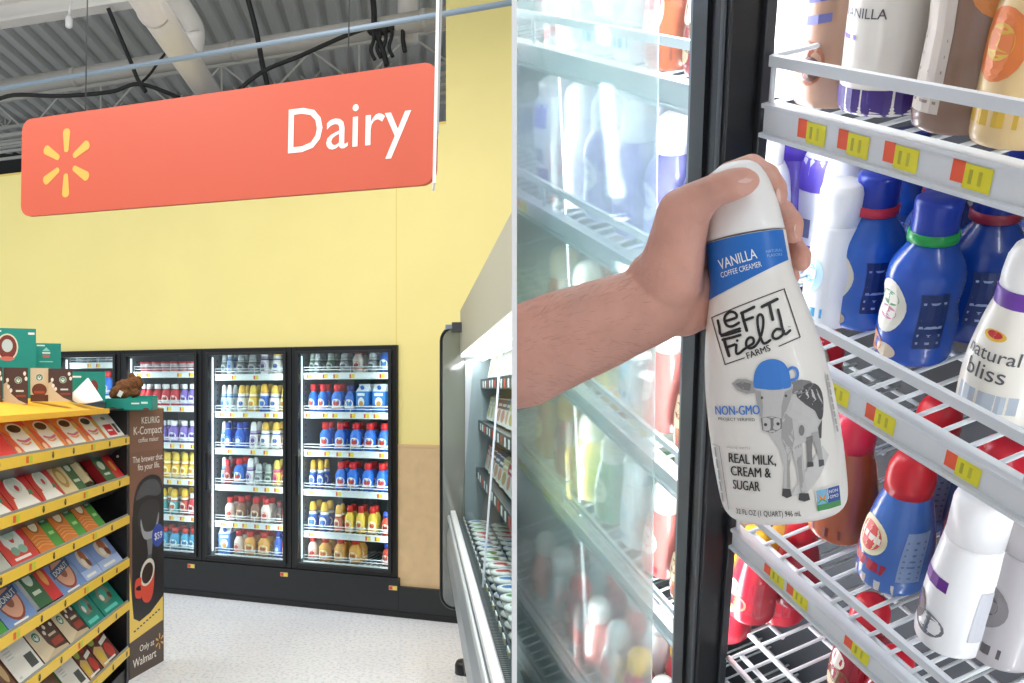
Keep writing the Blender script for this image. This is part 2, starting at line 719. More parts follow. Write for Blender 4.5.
m.add([(p[0], 0, p[1]) for p in pts] + [(p[0], th, p[1]) for p in pts],
      [tuple(range(N)), tuple(reversed(range(N, 2 * N)))] + [((i + 1) % N, i, N + i, N + (i + 1) % N) for i in range(N)], coral)
m.build('panel', t)
mp = flat((-sw / 2, 0, 0), (1, 0, 0), (0, 0, 1), (0, -1, 0), .001)
m = MB()
spk = mat('#eeb050', .5)


def spark(m, c, r0, r1, w, ma, mp, rot=0):
    for i in range(6):
        a = rot + PI / 2 + i * PI / 3
        dx, dy = math.cos(a), math.sin(a)
        nx, ny = -dy, dx
        P = []
        for rr, ww in ((r0, w * .62), (r1, w)):
            P.append((c[0] + dx * rr, c[1] + dy * rr, ww / 2))
        p0, p1 = P
        poly = [(p0[0] - nx * p0[2], p0[1] - ny * p0[2])]
        for k in range(7):
            b = -PI / 2 + PI * k / 6
            poly.append((p1[0] + dx * p1[2] * .8 * math.cos(b) + nx * p1[2] * math.sin(b), p1[1] + dy * p1[2] * .8 * math.cos(b) + ny * p1[2] * math.sin(b)))
        poly.append((p0[0] + nx * p0[2], p0[1] + ny * p0[2]))
        for k in range(1, 6):
            b = PI / 2 + PI * k / 6
            poly.append((p0[0] + dx * p0[2] * .8 * math.cos(b) + nx * p0[2] * math.sin(b), p0[1] + dy * p0[2] * .8 * math.cos(b) + ny * p0[2] * math.sin(b)))
        m.poly(poly, ma, mp)


spark(m, (.355, sh * .505), .075, .178, .055, spk, mp)
m.build('spark_emblem', t)
m = MB()
m.txt('Dairy', sw * .952, sh * .37, .325, mat('#fdf3ee', .5), mp, 'R', .0, wx=.97)
m.build('lettering', t)
for sxx in (-.85, .85):
    m = MB()
    m.tube([(sxx, th / 2, sh - .01), (sxx, th / 2, sh + 1.9)], .004, dgrey, 6)
    m.build('hanging_wire', t)
# edge-on white strip at the sign's right end
m = MB()
a, b2 = at(434, 187, 3.9), at(438.5, -30, 3.9)
m.bar(a, b2, .010, .16, white, (0, 1, 0))
m.bar(a + Vector((.016, .04, .25)), b2 + Vector((.016, .04, 0)), .010, .12, lgrey, (0, 1, 0))
tag(m.build('hanging_banner'), 'narrow white hanging banner seen edge on at right end of sign', 'banner')

# ------------------------------------------------------------------ glass door coolers
door_glass = glass_mat('door glass', '#eef6f6', .05, .02)
led = mat('#f4faff', .5, emit=1.5)
wire_w = mat('#d9dde0', .4)
rail_w = mat('#e6e9ea', .4)
liner = mat('#6f7578', .6)
liner_b = mat('#5a5f62', .7)
tag_y, tag_r = mat('#f0d23a', .5), mat('#d8472f', .5)

STY = {  # shape, body, cap, label, accent, w, h, words
    'brc': ('neck', '#2a6fd0', '#d8262a', '#f2ead8', '#c73a2c', .098, .25, 'blue bottle with red cap'),
    'bbc': ('neck', '#2a63bd', '#1b2c7c', '#f2ead8', '#4a87c8', .09, .24, 'blue bottle with navy cap'),
    'ctn': ('carton', '#3f7cc4', '#e9eef2', '#eef0ee', '#c98f4a', .1, .25, 'blue and white carton'),
    'byc': ('dome', '#1f4fae', '#e8b53a', '#f0ead6', '#3a74c8', .09, .26, 'blue bottle with tall yellow cap'),
    'oyc': ('dome', '#c75a30', '#e2b04a', '#f2e2c0', '#9c3022', .07, .24, 'orange bottle with yellow cap'),
    'yrc': ('neck', '#e9c648', '#d02c28', '#f4ecd0', '#c4482c', .078, .24, 'yellow bottle with red cap'),
    'wrc': ('neck', '#f0e2d6', '#d32a2e', '#e8b0a0', '#c43a34', .088, .22, 'white bottle with red cap'),
    'orc': ('neck', '#e0a24a', '#d8332a', '#f4e2b8', '#b35a20', .105, .22, 'orange bottle with red cap'),
    'obc': ('neck', '#cf4a34', '#2a56c0', '#f0e0d0', '#8c2020', .075, .2, 'red bottle with blue cap'),
    'wyc': ('dome', '#e8e6dc', '#e3b84c', '#f8f4e6', '#3d62b0', .085, .25, 'white bottle with tall yellow cap'),
    'yyc': ('dome', '#eac23e', '#f0cf57', '#f8ecc0', '#c98a22', .085, .25, 'yellow bottle with yellow cap'),
    'wbl': ('dome', '#e3e9f2', '#f2f4f6', '#9fbbe0', '#4a78bd', .08, .25, 'white bottle with pale blue label'),
    'wsl': ('dome', '#eeeef0', '#fafafa', '#b8a6cc', '#54407c', .075, .25, 'slim white bottle with white cap'),
    'gry': ('dome', '#8f979b', '#b9bfc2', '#c9ced0', '#5c6468', .085, .2, 'grey bottle in dim light'),  # dim shelf light is put into the grey body colour
    'grn': ('dome', '#61766c', '#9aa8a0', '#b8c4b4', '#3f5a4c', .085, .2, 'dull green bottle in dim light'),  # green dulled in colour to carry the dim shelf light
    'blu': ('neck', '#2358c2', '#203fa0', '#5f92dc', '#dfe8f2', .09, .24, 'deep blue bottle with blue cap'),
    'rrc': ('neck', '#b8433a', '#d8262e', '#e9c4b0', '#7a2622', .088, .23, 'brownish red bottle with red cap'),
    'red': ('neck', '#c92a35', '#e2e2e4', '#f2d8d4', '#8c1620', .095, .21, 'red bottle with white cap'),
    'tub': ('tub', '#e6dcdc', '#c23440', '#d8616a', '#a82836', .09, .1, 'small red and white tub'),
    'pur': ('neck', '#7e64b4', '#f0f0f4', '#ece8f4', '#51348c', .1, .21, 'purple bottle with white cap'),
    'tyc': ('dome', '#3fa0a4', '#e8c040', '#e8f0e4', '#c8542e', .085, .24, 'teal bottle with yellow cap'),
    'ryc': ('dome', '#c23a34', '#e8c040', '#f2e4cc', '#8a1c1c', .085, .25, 'red bottle with yellow cap'),
    'trc': ('neck', '#3f9cc4', '#d8362e', '#dff0f2', '#1d5f92', .095, .2, 'teal blue bottle with red cap'),
    'pnk': ('dome', '#ecd24c', '#f0d865', '#e06a92', '#c83a6c', .08, .24, 'yellow bottle with pink label'),
    'brn': ('neck', '#8a5a44', '#d0292c', '#e0c8a8', '#5a3324', .092, .23, 'brown bottle with red cap'),
    'drk': ('neck', '#4a3a38', '#7a3030', '#a08878', '#3a2826', .085, .2, 'dark brown bottle'),
}


def far_bottle(sk):
    shape, body, cap, lab, acc, w, h, _ = STY[sk]
    B_, C_, L_, A_ = mat(body, .38), mat(cap, .38), mat(lab, .45), mat(acc, .45)

    def mk(t):
        r = w * .56
        if shape == 'carton':
            m = MB()
            d = r * .95
            m.box(-r, r, -d, d, 0, h * .74, B_)
            m.add([(-r, -d, h * .74), (r, -d, h * .74), (r, d, h * .74), (-r, d, h * .74), (-r, 0, h * .93), (r, 0, h * .93)],
                  [(0, 1, 5, 4), (2, 3, 4, 5), (1, 2, 5), (3, 0, 4)], C_)
            m.box(-r, r, -.004, .004, h * .92, h, C_)
            mp = flat((0, -d, 0), (1, 0, 0), (0, 0, 1), (0, -1, 0))
            m.ell((0, h * .36), r * .62, h * .17, L_, mp)
            m.ell((0, h * .30), r * .4, h * .1, A_, mp)
            m.rect(-r * .7, r * .7, h * .58, h * .68, L_, mp)
            m.build('carton', t)
            m = MB()
            m.T = Matrix.Translation((0, -d * .5, h * .84)) @ Matrix.Rotation(.75, 4, 'X')
            m.lathe([(r * .3, -.01), (r * .3, .02), (r * .26, .026)], mat('#2b58a8', .4), 12)
            m.build('cap', t)
            return t
        if shape == 'tub':
            prof = [(r * .8, 0, B_), (r * .84, h * .08, L_), (r * .93, h * .6, B_), (r, h * .82), (r * .9, h * .84)]
            capp = [(r * 1.04, h * .8), (r * 1.04, h * .97), (r * .96, h)]
        elif shape == 'neck':
            prof = [(r * .86, 0, B_), (r * .98, h * .04, B_), (r, h * .14, L_), (r * .97, h * .2, B_), (r, h * .5, B_), (r * .9, h * .6, B_), (r * .62, h * .7, B_),
                    (r * .5, h * .745, A_), (r * .5, h * .78)]
            capp = [(r * .6, h * .77), (r * .6, h * .95), (r * .52, h)]
        else:
            prof = [(r * .86, 0, B_), (r * .97, h * .03, B_), (r, h * .12, B_), (r * .98, h * .35, B_), (r * .84, h * .52, A_), (r * .78, h * .57, L_), (r * .74, h * .66, B_), (r * .68, h * .7)]
            capp = [(r * .72, h * .68), (r * .68, h * .8), (r * .58, h * .92), (r * .42, h * .985), (r * .2, h)]
        m = MB()
        m.lathe(prof, B_, 16)

        def mp(a, z, k=0):
            rr = r * 1.02
            an = a / r
            return Vector((rr * math.sin(an), -rr * math.cos(an), z))
        if shape != 'tub':
            m.ell((0, h * .31), r * .8, h * .165, L_, mp, 16, 1)
            m.ell((0, h * .30), r * .48, h * .085, A_, mp, 12, 1)
            m.rect(-r * .5, r * .5, h * .12, h * .15, A_, mp, 1)
        m.build('body', t)
        m = MB()
        m.lathe(capp, C_, 16)
        m.build('cap', t)
        return t
    return mk


SHW = ['top', 'second', 'third', 'fourth', 'fifth', 'bottom']
DOORW = ['leftmost cooler door', 'second cooler door', 'third cooler door', 'rightmost cooler door']
DEP = .13       # rails behind the wall face


def price_rail(m, x0, x1, y, z, h=.055, ntag=7, seed=0):
    m.box(x0, x1, y - .012, y, z - h, z, rail_w)
    m.box(x0, x1, y - .02, y, z - .008, z + .004, rail_w)
    rr = random.Random(seed)
    for i in range(ntag):
        if rr.random() < .75:
            c = x0 + (i + .25 + .5 * rr.random()) * (x1 - x0) / ntag
            m.box(c - .016, c, y - .0135, y - .012, z - h * .85, z - h * .2, tag_r)
            m.box(c, c + .034, y - .0135, y - .012, z - h * .85, z - h * .2, tag_y)


def cooler(i, levels, label):
    u0, u1 = u_d[i] + .006, u_d[i + 1] - .006
    w = u1 - u0
    M = WM @ Matrix.Translation((u0, 0, 0))
    t = thing('glass_door_cooler', label, 'cooler', M, 'built-in glass door coolers')
    m = MB()
    for a in ((-.004, .03), (w - .03, w + .004)):
        m.box(a[0], a[1], .02, .85, zb, zt, liner)
    m.box(0, w, .85, .88, zb, zt, liner_b)
    m.box(0, w, .02, .88, zb, zb + .03, liner)
    m.box(0, w, .02, .88, zt - .03, zt, liner_b)
    for k in range(34):            # slotted uprights
        z = zb + .08 + k * (zt - zb - .15) / 34
        for x in (.031, w - .031):
            m.box(x - .002, x + .002, .16, .175, z, z + .02, blk)
    m.build('cabinet', t)
    fw = .05
    m = MB()
    for a, b, c, d in ((-.005, fw, zb, zt), (w - fw, w + .005, zb, zt), (fw, w - fw, zb, zb + .05), (fw, w - fw, zt - .05, zt)):
        m.box(a, b, -.035, .05, c, d, blk2)
    m.build('door_frame', t, .006)
    dr = MB()
    e, gw = fw + .004, .035
    for a, b, c, d in ((e - .012, e + gw * .5, zb + .04, zt - .04), (w - e - gw * .5, w - e + .012, zb + .04, zt - .04),
                       (e, w - e, zb + .04, zb + .04 + gw * .7), (e, w - e, zt - .04 - gw * .7, zt - .04)):
        dr.box(a, b, -.055, -.02, c, d, blk)
    d_ = dr.build('door', t, .004)
    m = MB()
    m.box(e, w - e, -.03, -.026, zb + .06, zt - .06, door_glass)
    m.build('glass_pane', d_)
    m = MB()
    hx = e + .0
    m.box(hx - .012, hx + .008, -.08, -.055, 1.0, 1.35, blk2)
    m.build('handle', d_, .004)
    m = MB()
    for x in (.036, w - .036):
        m.box(x - .012, x + .012, .055, .075, zb + .08, zt - .08, led)
    m.build('light_tube', t)
    for k, z in enumerate(levels):
        m = MB()
        x0, x1 = .035, w - .035
        price_rail(m, x0, x1, DEP, z, seed=i * 10 + k)
        n = int((x1 - x0) / .05)
        for q in range(n + 1):
            x = x0 + (x1 - x0) * q / n
            m.box(x - .003, x + .003, DEP, .82, z - .012, z - .006, wire_w)
        for y in (.2, .45, .8):
            m.box(x0, x1, y - .004, y + .004, z - .02, z - .012, wire_w)
        for dz in (.03, .055):
            m.tube([(x0, DEP - .006, z + dz), (x1, DEP - .006, z + dz)], .0045, wire_w, 6)
        for q in range(3):
            x = x0 + (x1 - x0) * q / 2
            m.tube([(x, DEP - .006, z), (x, DEP - .006, z + .058)], .0045, wire_w, 6)
        m.build('shelf', t)
    for sx_ in (-1, 1):
        d = Vector((-sx_ * .7, .714, 0))
        Z = -d
        Y = Vector((0, 0, 1))
        L = WM @ frame((u0 + w / 2 + sx_ * (w / 2 - .058), .0, (zb + zt) / 2), Y.cross(Z), Y, Z)
        area('cooler_lamp_and_fill', L, .012, zt - zb - .2, COOL_W, (.93, .97, 1))
    return u0, w


COOL_W = 6.5


def stock(i, rows, levels):
    for k, items in enumerate(rows):
        z = levels[k]
        n = 0
        us = [min(max(wq(p_, 460, DEP + .07)[0], u_d[i] + .05 + STY[k_][5] * .56), u_d[i + 1] - .05 - STY[k_][5] * .56) for p_, k_ in items]
        for px, sk in items:
            n += 1
            gaps = [abs(us[n - 1] - v) for j, v in enumerate(us) if j != n - 1]
            fit = max(.75, min([1.0] + [(g_ - .003) / (STY[sk][5] * 1.12) for g_ in gaps]))
            w_, h_ = STY[sk][5], STY[sk][6]
            d = DEP + .07
            u = wq(px, 460, d)[0]
            lo, hi = u_d[i] + .045 + w_ / 2, u_d[i + 1] - .045 - w_ / 2
            u = min(max(u, lo), hi)
            u = us[n - 1]
            sq_ = Matrix.Diagonal((fit, fit, 1, 1))
            M = WM @ Matrix.Translation((u, d, z + .004)) @ Matrix.Rotation(R.uniform(-.25, .25), 4, 'Z') @ sq_
            look = STY[sk][7]
            kind = 'tub' if STY[sk][0] == 'tub' else ('carton' if STY[sk][0] == 'carton' else 'bottle')
            nm = {'tub': 'dairy_tub', 'carton': 'drink_carton', 'bottle': 'creamer_bottle'}[kind]
            grp = 'products behind the ' + DOORW[i] + ', ' + SHW[k] + ' shelf'
            spawn(sk, far_bottle(sk), M, nm, '%s, %s from left, %s shelf, %s' % (look, ORD[n - 1], SHW[k], DOORW[i]), kind, grp)
            M = WM @ Matrix.Translation((u + R.uniform(-.006, .006), d + w_ * 1.12 + .012, z + .004)) @ Matrix.Rotation(R.uniform(-.3, .3), 4, 'Z') @ sq_
            spawn(sk, far_bottle(sk), M, nm, 'back-row %s behind the %s item, %s shelf, %s' % (look.replace(' in dim light', ''), ORD[n - 1], SHW[k], DOORW[i]), kind, grp)


def lev(pys, px):
    return [wq(px, y, DEP)[1] for y in pys]


def rowpx(x0, sc, items):
    return [(x0 + a / sc, s) for a, s in items]


LD = lev((373, 412.5, 451.2, 491, 533.5), 345) + [zb + .045]
LC = lev((374.5, 412, 449, 485.7, 522.6), 248) + [zb + .045]
LB = lev((372, 406, 443, 479, 515), 175) + [zb + .045]
cooler(3, LD, 'rightmost black-framed glass door cooler, stocked with blue red-capped bottles')
stock(3, [rowpx(295, 2.845, r) for r in (
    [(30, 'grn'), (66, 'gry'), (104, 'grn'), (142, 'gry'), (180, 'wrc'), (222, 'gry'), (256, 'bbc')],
    [(40, 'brc'), (80, 'brc'), (121, 'brc'), (158, 'bbc'), (198, 'ctn'), (243, 'ctn')],
    [(88, 'brc'), (130, 'brc'), (174, 'brc'), (214, 'brc'), (255, 'brc')],
    [(38, 'byc'), (74, 'byc'), (132, 'brc'), (165, 'brc'), (208, 'brc'), (249, 'brc')],
    [(40, 'byc'), (85, 'byc'), (124, 'oyc'), (156, 'yrc'), (188, 'yrc'), (221, 'yrc'), (260, 'obc')],
    [(43, 'wrc'), (87, 'orc'), (130, 'orc'), (172, 'orc'), (262, 'obc')])], LD)
cooler(2, LC, 'third glass door cooler from left, stocked with yellow-capped and red-capped bottles')
stock(2, [rowpx(203, 3.103, r) for r in (
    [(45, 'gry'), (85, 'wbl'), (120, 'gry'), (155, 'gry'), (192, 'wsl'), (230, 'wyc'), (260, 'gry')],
    [(40, 'wbl'), (84, 'wbl'), (122, 'wyc'), (157, 'yyc'), (191, 'byc'), (223, 'wyc'), (256, 'yyc')],
    [(46, 'wbl'), (80, 'blu'), (116, 'blu'), (158, 'wsl'), (194, 'wyc'), (228, 'wyc'), (258, 'oyc')],
    [(40, 'wbl'), (78, 'rrc'), (114, 'brc'), (148, 'wsl'), (174, 'gry'), (204, 'grn'), (230, 'pnk'), (258, 'rrc')],
    [(85, 'wrc'), (120, 'brn'), (165, 'brn'), (196, 'wrc'), (236, 'drk'), (258, 'rrc')],
    [(72, 'ctn'), (113, 'wrc'), (148, 'orc'), (190, 'orc'), (234, 'blu'), (258, 'rrc')])], LC)
cooler(1, LB, 'second glass door cooler from left, partly behind the coffee display poster')
stock(1, [rowpx(125, 3.1, r) for r in (
    [(40, 'tub'), (72, 'tub'), (100, 'tub'), (128, 'tub'), (155, 'tub'), (182, 'tub'), (208, 'tub')],
    [(50, 'red'), (76, 'red'), (103, 'red'), (130, 'red'), (157, 'red'), (186, 'pur'), (210, 'pur')],
    [(80, 'pur'), (118, 'pur'), (153, 'pur'), (185, 'pur'), (212, 'pur')],
    [(70, 'yyc'), (105, 'yyc'), (134, 'yyc'), (160, 'yyc'), (187, 'yyc'), (212, 'yyc')],
    [(120, 'tyc'), (154, 'tyc'), (186, 'ryc'), (211, 'red')],
    [(90, 'trc'), (124, 'trc'), (156, 'trc'), (188, 'trc'), (213, 'trc')])], LB)
LA = lev((363, 396, 436, 474, 512), 90) + [zb + .045]
cooler(0, LA, 'leftmost glass door cooler, mostly hidden behind the coffee display')
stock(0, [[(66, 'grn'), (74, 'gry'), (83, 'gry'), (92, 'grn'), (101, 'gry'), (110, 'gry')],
          [(66, 'blu'), (75, 'blu'), (83, 'blu'), (91, 'blu'), (99, 'blu'), (108, 'brc')],
          [(72, 'blu'), (86, 'wbl'), (98, 'blu'), (108, 'wbl')]], LA)
# little shelf tags on the black base
for k, (px, py) in enumerate(((192, 566), (285, 574.5), (394, 588))):
    u, z, _ = wq(px, py, -.05)
    m = MB()
    m.box(u - .045, u + .03, -.056, -.05, z - .018, z + .018, mat('#d9c9a0', .5))
    m.box(u - .042, u - .012, -.0575, -.056, z - .014, z + .014, tag_r)
    m.box(u - .008, u + .026, -.0575, -.056, z - .014, z + .014, tag_y)
    tag(m.build('price_tag', M=WM), ('small price tag on the black base under the second cooler', 'small price tag on the black base under the third cooler',
                                     'small price tag on the black base under the rightmost cooler')[k], 'tag', 'price tags on the base')
# ================================================================== coffee display at the left
XR = -1.78
YE = 5.60
rails = [1.607, 1.344, 1.087, .804, .520, .217]
dispb = mat('#141516', .4)
tray = mat('#26282a', .35)
ryel = mat('#eec53a', .4)
yboard = mat('#f2b632', .5)
TEAL = mat('#0f8c7c', .45)
t = thing('display_rack', 'black coffee display rack with yellow price rails along sloped shelves', 'display', (XR - .3, 4.6, 0))
o = Vector((XR - .3, 4.6, 0))


def loc(mb):
    mb.T = Matrix.Translation(-o)
    return mb


m = loc(MB())
m.box(XR - .62, XR - .58, 3.45, YE + .04, 0, 1.80, dispb)
m.box(XR - .58, XR - .02, YE, YE + .04, 0, 1.80, dispb)
m.box(XR - .58, XR - .02, 3.45, 3.49, 0, 1.80, dispb)
m.box(XR - .6, XR - .03, 3.49, YE, 0, .1, dispb)
for z in (1.5, 1.68):
    for y in (YE - .002,):
        m.tube([(XR - .08, y, z), (XR - .08, y - .006, z)], .009, steel, 8)
        m.tube([(XR - .2, y, z + .06), (XR - .2, y - .006, z + .06)], .009, steel, 8)
m.build('frame', t)
HV = Vector((-.62, 0, .785))
NV = Vector((.785, 0, .62))
for k, z in enumerate(rails):
    m = loc(MB())
    B0 = Vector((XR - .012, 3.49, z + .005))
    m.obox(B0 - NV * .148, (0, YE - 3.49, 0), HV * .30, NV * .012, tray)
    m.obox(B0 - NV * .15, (0, YE - 3.49, 0), NV * .152, -HV * .012, tray)
    m.box(XR - .016, XR - .008, 3.49, YE - .005, z - .028, z + .036, mat('#8f9598', .35))
    sh_ = m.build('shelf', t)
    m = loc(MB())
    m.box(XR - .008, XR, 3.49, YE - .005, z - .026, z + .024, ryel)
    rr = random.Random(k)
    y = 3.6 + rr.random() * .2
    q = 0
    mp = flat((XR, 0, 0), (0, 1, 0), (0, 0, 1), (1, 0, 0), .001)
    while y < YE - .05:
        if q % 3 == 1:
            m.rect(y - .03, y, z - .016, z + .016, mat('#e2632c', .5), mp)
            m.rect(y + .005, y + .04, z - .016, z + .016, mat('#b6cf3c', .5), mp)
        else:
            m.ell((y, z), .014, .018, blk, mp, 10)
            m.ell((y, z + .004), .008, .006, mat('#9a7a20', .5), mp, 8)
        y += .26 + rr.random() * .06
        q += 1
    m.build('price_rail', sh_)
m = loc(MB())
m.obox((XR - .01, 3.49, 1.808), (0, 5.22 - 3.49, 0), (-.36, 0, .07), (-.002, 0, .012), yboard)
m.box(XR - .012, XR - .004, 3.49, 5.22, 1.795, 1.825, yboard)
m.box(XR - .58, XR - .03, 5.22, YE, 1.808, 1.816, dispb)
m.box(XR - .58, XR - .36, 3.49, YE + .04, 1.86, 1.88, dispb)
m.build('top_board', t)


def yrow(px, X=XR):
    return X * F / (px - PX)


# ---- cartons. Each design prints on the front (a across 0..w, b up 0..h)
CR, CW, CG, CB = mat('#c8202c', .42), mat('#eceae4', .45), mat('#1f5c3a', .42), mat('#7f9fd0', .42)
CO, CT, CBR = mat('#e8803a', .42), mat('#d8c49a', .45), mat('#4c2f26', .42)
CDK = mat('#2a1a14', .4)


def d_plainred(m, w, h, mp):
    m.rect(0, w, 0, h, mat('#e02a3c', .42), mp)
    m.rect(w * .3, w * .5, h * .15, h * .19, CW, mp)


def d_cup(m, w, h, mp):
    m.rect(0, w, 0, h, mat('#e9853c', .42), mp)
    m.rect(w * .45, w, h * .8, h, mat('#d94b36', .42), mp)
    m.poly([(0, h * .1), (w * .3, h * .1), (w * .2, h * .55), (0, h * .75)], mat('#e2553a', .42), mp)
    m.poly([(w * .32, 0), (w * .86, 0), (w * .84, h * .5), (w * .78, h * .74), (w * .25, h * .74), (w * .2, h * .5)], CW, mp)
    m.ell((w * .51, h * .73), w * .3, h * .17, CW, mp)
    m.ell((w * .51, h * .74), w * .23, h * .115, CDK, mp)
    m.stroke([(w * .34, h * .42), (w * .56, h * .36), (w * .8, h * .42)], h * .07, mat('#d86a86', .5), mp)
    m.stroke([(w * .4, h * .32), (w * .56, h * .27), (w * .74, h * .32)], h * .05, mat('#ee9a6a', .5), mp)
    m.ell((w * .12, h * .16), w * .075, h * .1, mat('#f2c8a8', .5), mp)
    m.rect(w * .8, w * .98, h * .55, h * .75, mat('#d8b25a', .5), mp)


def d_white(m, w, h, mp):
    m.rect(0, w, 0, h, CW, mp)
    m.rect(w * .2, w * .66, h * .14, h * .55, mat('#d8283a', .42), mp)
    m.rect(w * .28, w * .56, h * .3, h * .36, CW, mp)
    m.ell((w * .5, h * .78), w * .12, h * .06, mgrey, mp)
    m.rect(w * .74, w * .9, h * .2, h * .56, dgrey, mp)


def d_mug(m, w, h, mp):
    m.rect(0, w, 0, h, CR, mp)
    m.poly([(w * .1, 0), (w * .95, 0), (w * .8, h * .3), (w * .2, h * .3)], CW, mp)
    m.ell((w * .5, h * .5), w * .29, h * .36, CW, mp)
    m.ell((w * .5, h * .6), w * .22, h * .2, mat('#cfd8d2', .5), mp)
    m.ell((w * .52, h * .52), w * .06, h * .08, CR, mp)
    m.stroke([(w * .28, h * .78), (w * .5, h * .9), (w * .72, h * .78)], h * .07, mat('#2f7a5a', .5), mp)
    m.ell((w * .84, h * .36), w * .06, h * .07, mat('#2f8a6a', .5), mp)


def d_split(m, w, h, mp):
    m.rect(0, w * .6, 0, h, CT, mp)
    m.rect(w * .6, w, 0, h, CG, mp)
    m.ell((w * .28, h * .5), w * .2, h * .3, mat('#b08a50', .5), mp)
    m.ell((w * .28, h * .5), w * .12, h * .18, mat('#d9bf8a', .5), mp)
    m.ell((w * .8, h * .72), w * .12, h * .12, mat('#cfdccf', .5), mp)
    m.rect(w * .68, w * .94, h * .28, h * .36, mat('#cfdccf', .5), mp)


def d_greenred(m, w, h, mp):
    m.rect(0, w * .55, 0, h, CG, mp)
    m.rect(w * .55, w, 0, h, CR, mp)
    m.ell((w * .26, h * .6), w * .15, h * .16, mat('#cfdccf', .5), mp)
    m.rect(w * .12, w * .42, h * .25, h * .33, mat('#cfdccf', .5), mp)
    m.ell((w * .78, h * .5), w * .1, h * .2, mat('#e39a4a', .5), mp)


def d_snow(m, w, h, mp):
    m.rect(0, w, 0, h, mat('#d2303a', .42), mp)
    m.poly([(w * .3, h * .95), (w * .62, h * .95), (w * .78, h * .7), (w * .82, h * .45), (w * .7, h * .3), (w * .3, h * .3), (w * .2, h * .5), (w * .22, h * .75)],
           mat('#dfe6e2', .5), mp)
    m.ell((w * .5, h * .58), w * .08, h * .1, CR, mp)
    m.ell((w * .38, h * .3), w * .12, h * .1, mat('#7fa89a', .5), mp)
    m.ell((w * .64, h * .3), w * .14, h * .1, mat('#8fc0b0', .5), mp)
    m.ell((w * .5, h * .68), w * .18, h * .12, mat('#b9d4cb', .5), mp)
    m.rect(w * .2, w * .75, h * .1, h * .16, CW, mp)


def d_orange(m, w, h, mp):
    m.rect(0, w * .62, 0, h, mat('#d87328', .42), mp)
    m.rect(w * .62, w, 0, h, mat('#3f9a3e', .42), mp)
    m.rect(w * .62, w, h * .62, h, mat('#22633a', .42), mp)
    for q in range(4):
        m.stroke([(w * .05, h * (.16 + q * .08)), (w * .3, h * (.2 + q * .08)), (w * .58, h * (.12 + q * .08))], h * .022, mat('#f0a860', .5), mp)
    m.ell((w * .36, h * .68), w * .19, h * .2, mat('#9a5a24', .5), mp)
    m.ell((w * .36, h * .68), w * .145, h * .15, mat('#f0e6c8', .5), mp)
    m.ell((w * .8, h * .76), w * .13, h * .09, mat('#a8c8b0', .5), mp)
    m.rect(w * .72, w * .92, h * .34, h * .42, mat('#a8dc8a', .5), mp)


def d_donut(m, w, h, mp):
    m.rect(0, w, 0, h, mat('#6d8fc6', .42), mp)
    m.ell((w * .5, h * .5), w * .36, h * .42, mat('#8a3434', .5), mp)
    m.ell((w * .5, h * .5), w * .31, h * .36, mat('#d8a088', .5), mp)
    m.ell((w * .5, h * .5), w * .12, h * .14, mat('#8a4a3c', .5), mp)
    m.poly([(w * .08, h * .42), (w * .9, h * .58), (w * .92, h * .78), (w * .1, h * .62)], mat('#33507e', .5), mp)
    m.txt('DONUT', w * .5, h * .53, h * .17, CW, mp, 'C', .01, rot=.15, wx=1.4)
    m.ell((w * .8, h * .86), w * .07, h * .06, CR, mp)
    m.rect(w * .2, w * .7, h * .04, h * .08, CW, mp)


def d_blue(m, w, h, mp):
    m.rect(0, w, 0, h, mat('#7f9bd8', .42), mp)
    m.rect(0, w, 0, h * .3, mat('#a9bdea', .42), mp)
    m.ell((w * .55, h * .58), w * .26, h * .3, mat('#e0d4c8', .5), mp)
    m.ell((w * .62, h * .66), w * .15, h * .2, mat('#b86a48', .5), mp)
    m.ell((w * .5, h * .5), w * .1, h * .12, mat('#f0e8e0', .5), mp)
    m.ell((w * .7, h * .45), w * .1, h * .12, mat('#7a3e2c', .5), mp)
    m.rect(w * .15, w * .7, h * .1, h * .17, CW, mp)


def d_back(m, w, h, mp):
    m.rect(0, w, 0, h, CW, mp)
    m.rect(w * .62, w * .92, h * .14, h * .48, dgrey, mp)
    for q in range(4):
        m.rect(w * .14, w * .38, h * (.56 + q * .08), h * (.59 + q * .08), lgrey, mp)
    m.rect(w * .1, w * .2, h * .08, h * .13, lgrey, mp)


def emblem(m, c, r, mp, ky=1.0):
    m.ell(c, r, r * ky, mat('#dfe6dc', .5), mp, 18)
    m.ell(c, r * .9, r * .9 * ky, mat('#1c6b4e', .5), mp, 18)
    m.ell((c[0], c[1] - r * .08), r * .42, r * .62 * ky, mat('#dfe6dc', .5), mp, 14)
    m.ell((c[0], c[1] + r * .1), r * .2, r * .26 * ky, mat('#1c6b4e', .5), mp, 10)
    for s in (-1, 1):
        m.stroke([(c[0] + s * r * .2, c[1] - r * .5 * ky), (c[0] + s * r * .62, c[1] - r * .1 * ky), (c[0] + s * r * .55, c[1] + r * .4 * ky)], r * .1, mat('#dfe6dc', .5), mp, 3)


def d_star(m, w, h, mp):
    m.rect(0, w, 0, h, CBR, mp)
    m.poly([(0, 0), (w * .62, 0), (w * .45, h * .35), (w * .42, h), (0, h)], mat('#dccbae', .5), mp)
    m.poly([(0, 0), (w, 0), (w, h * .1), (w * .5, h * .16)], mat('#c9b596', .5), mp)
    emblem(m, (w * .25, h * .62), w * .13, mp, h / w * 1.9 * .55)
    for q, (a, b) in enumerate(((.55, .85), (.66, .72), (.56, .6), (.8, .88), (.9, .7))):
        m.ell((w * a, h * b), w * .05, h * .06, mat('#efe6da', .5), mp, 10)
    m.rect(w * .58, w * .95, h * .2, h * .38, mat('#a83a2c', .5), mp)
    m.rect(w * .62, w * .9, h * .46, h * .52, mat('#d8c8b0', .5), mp)


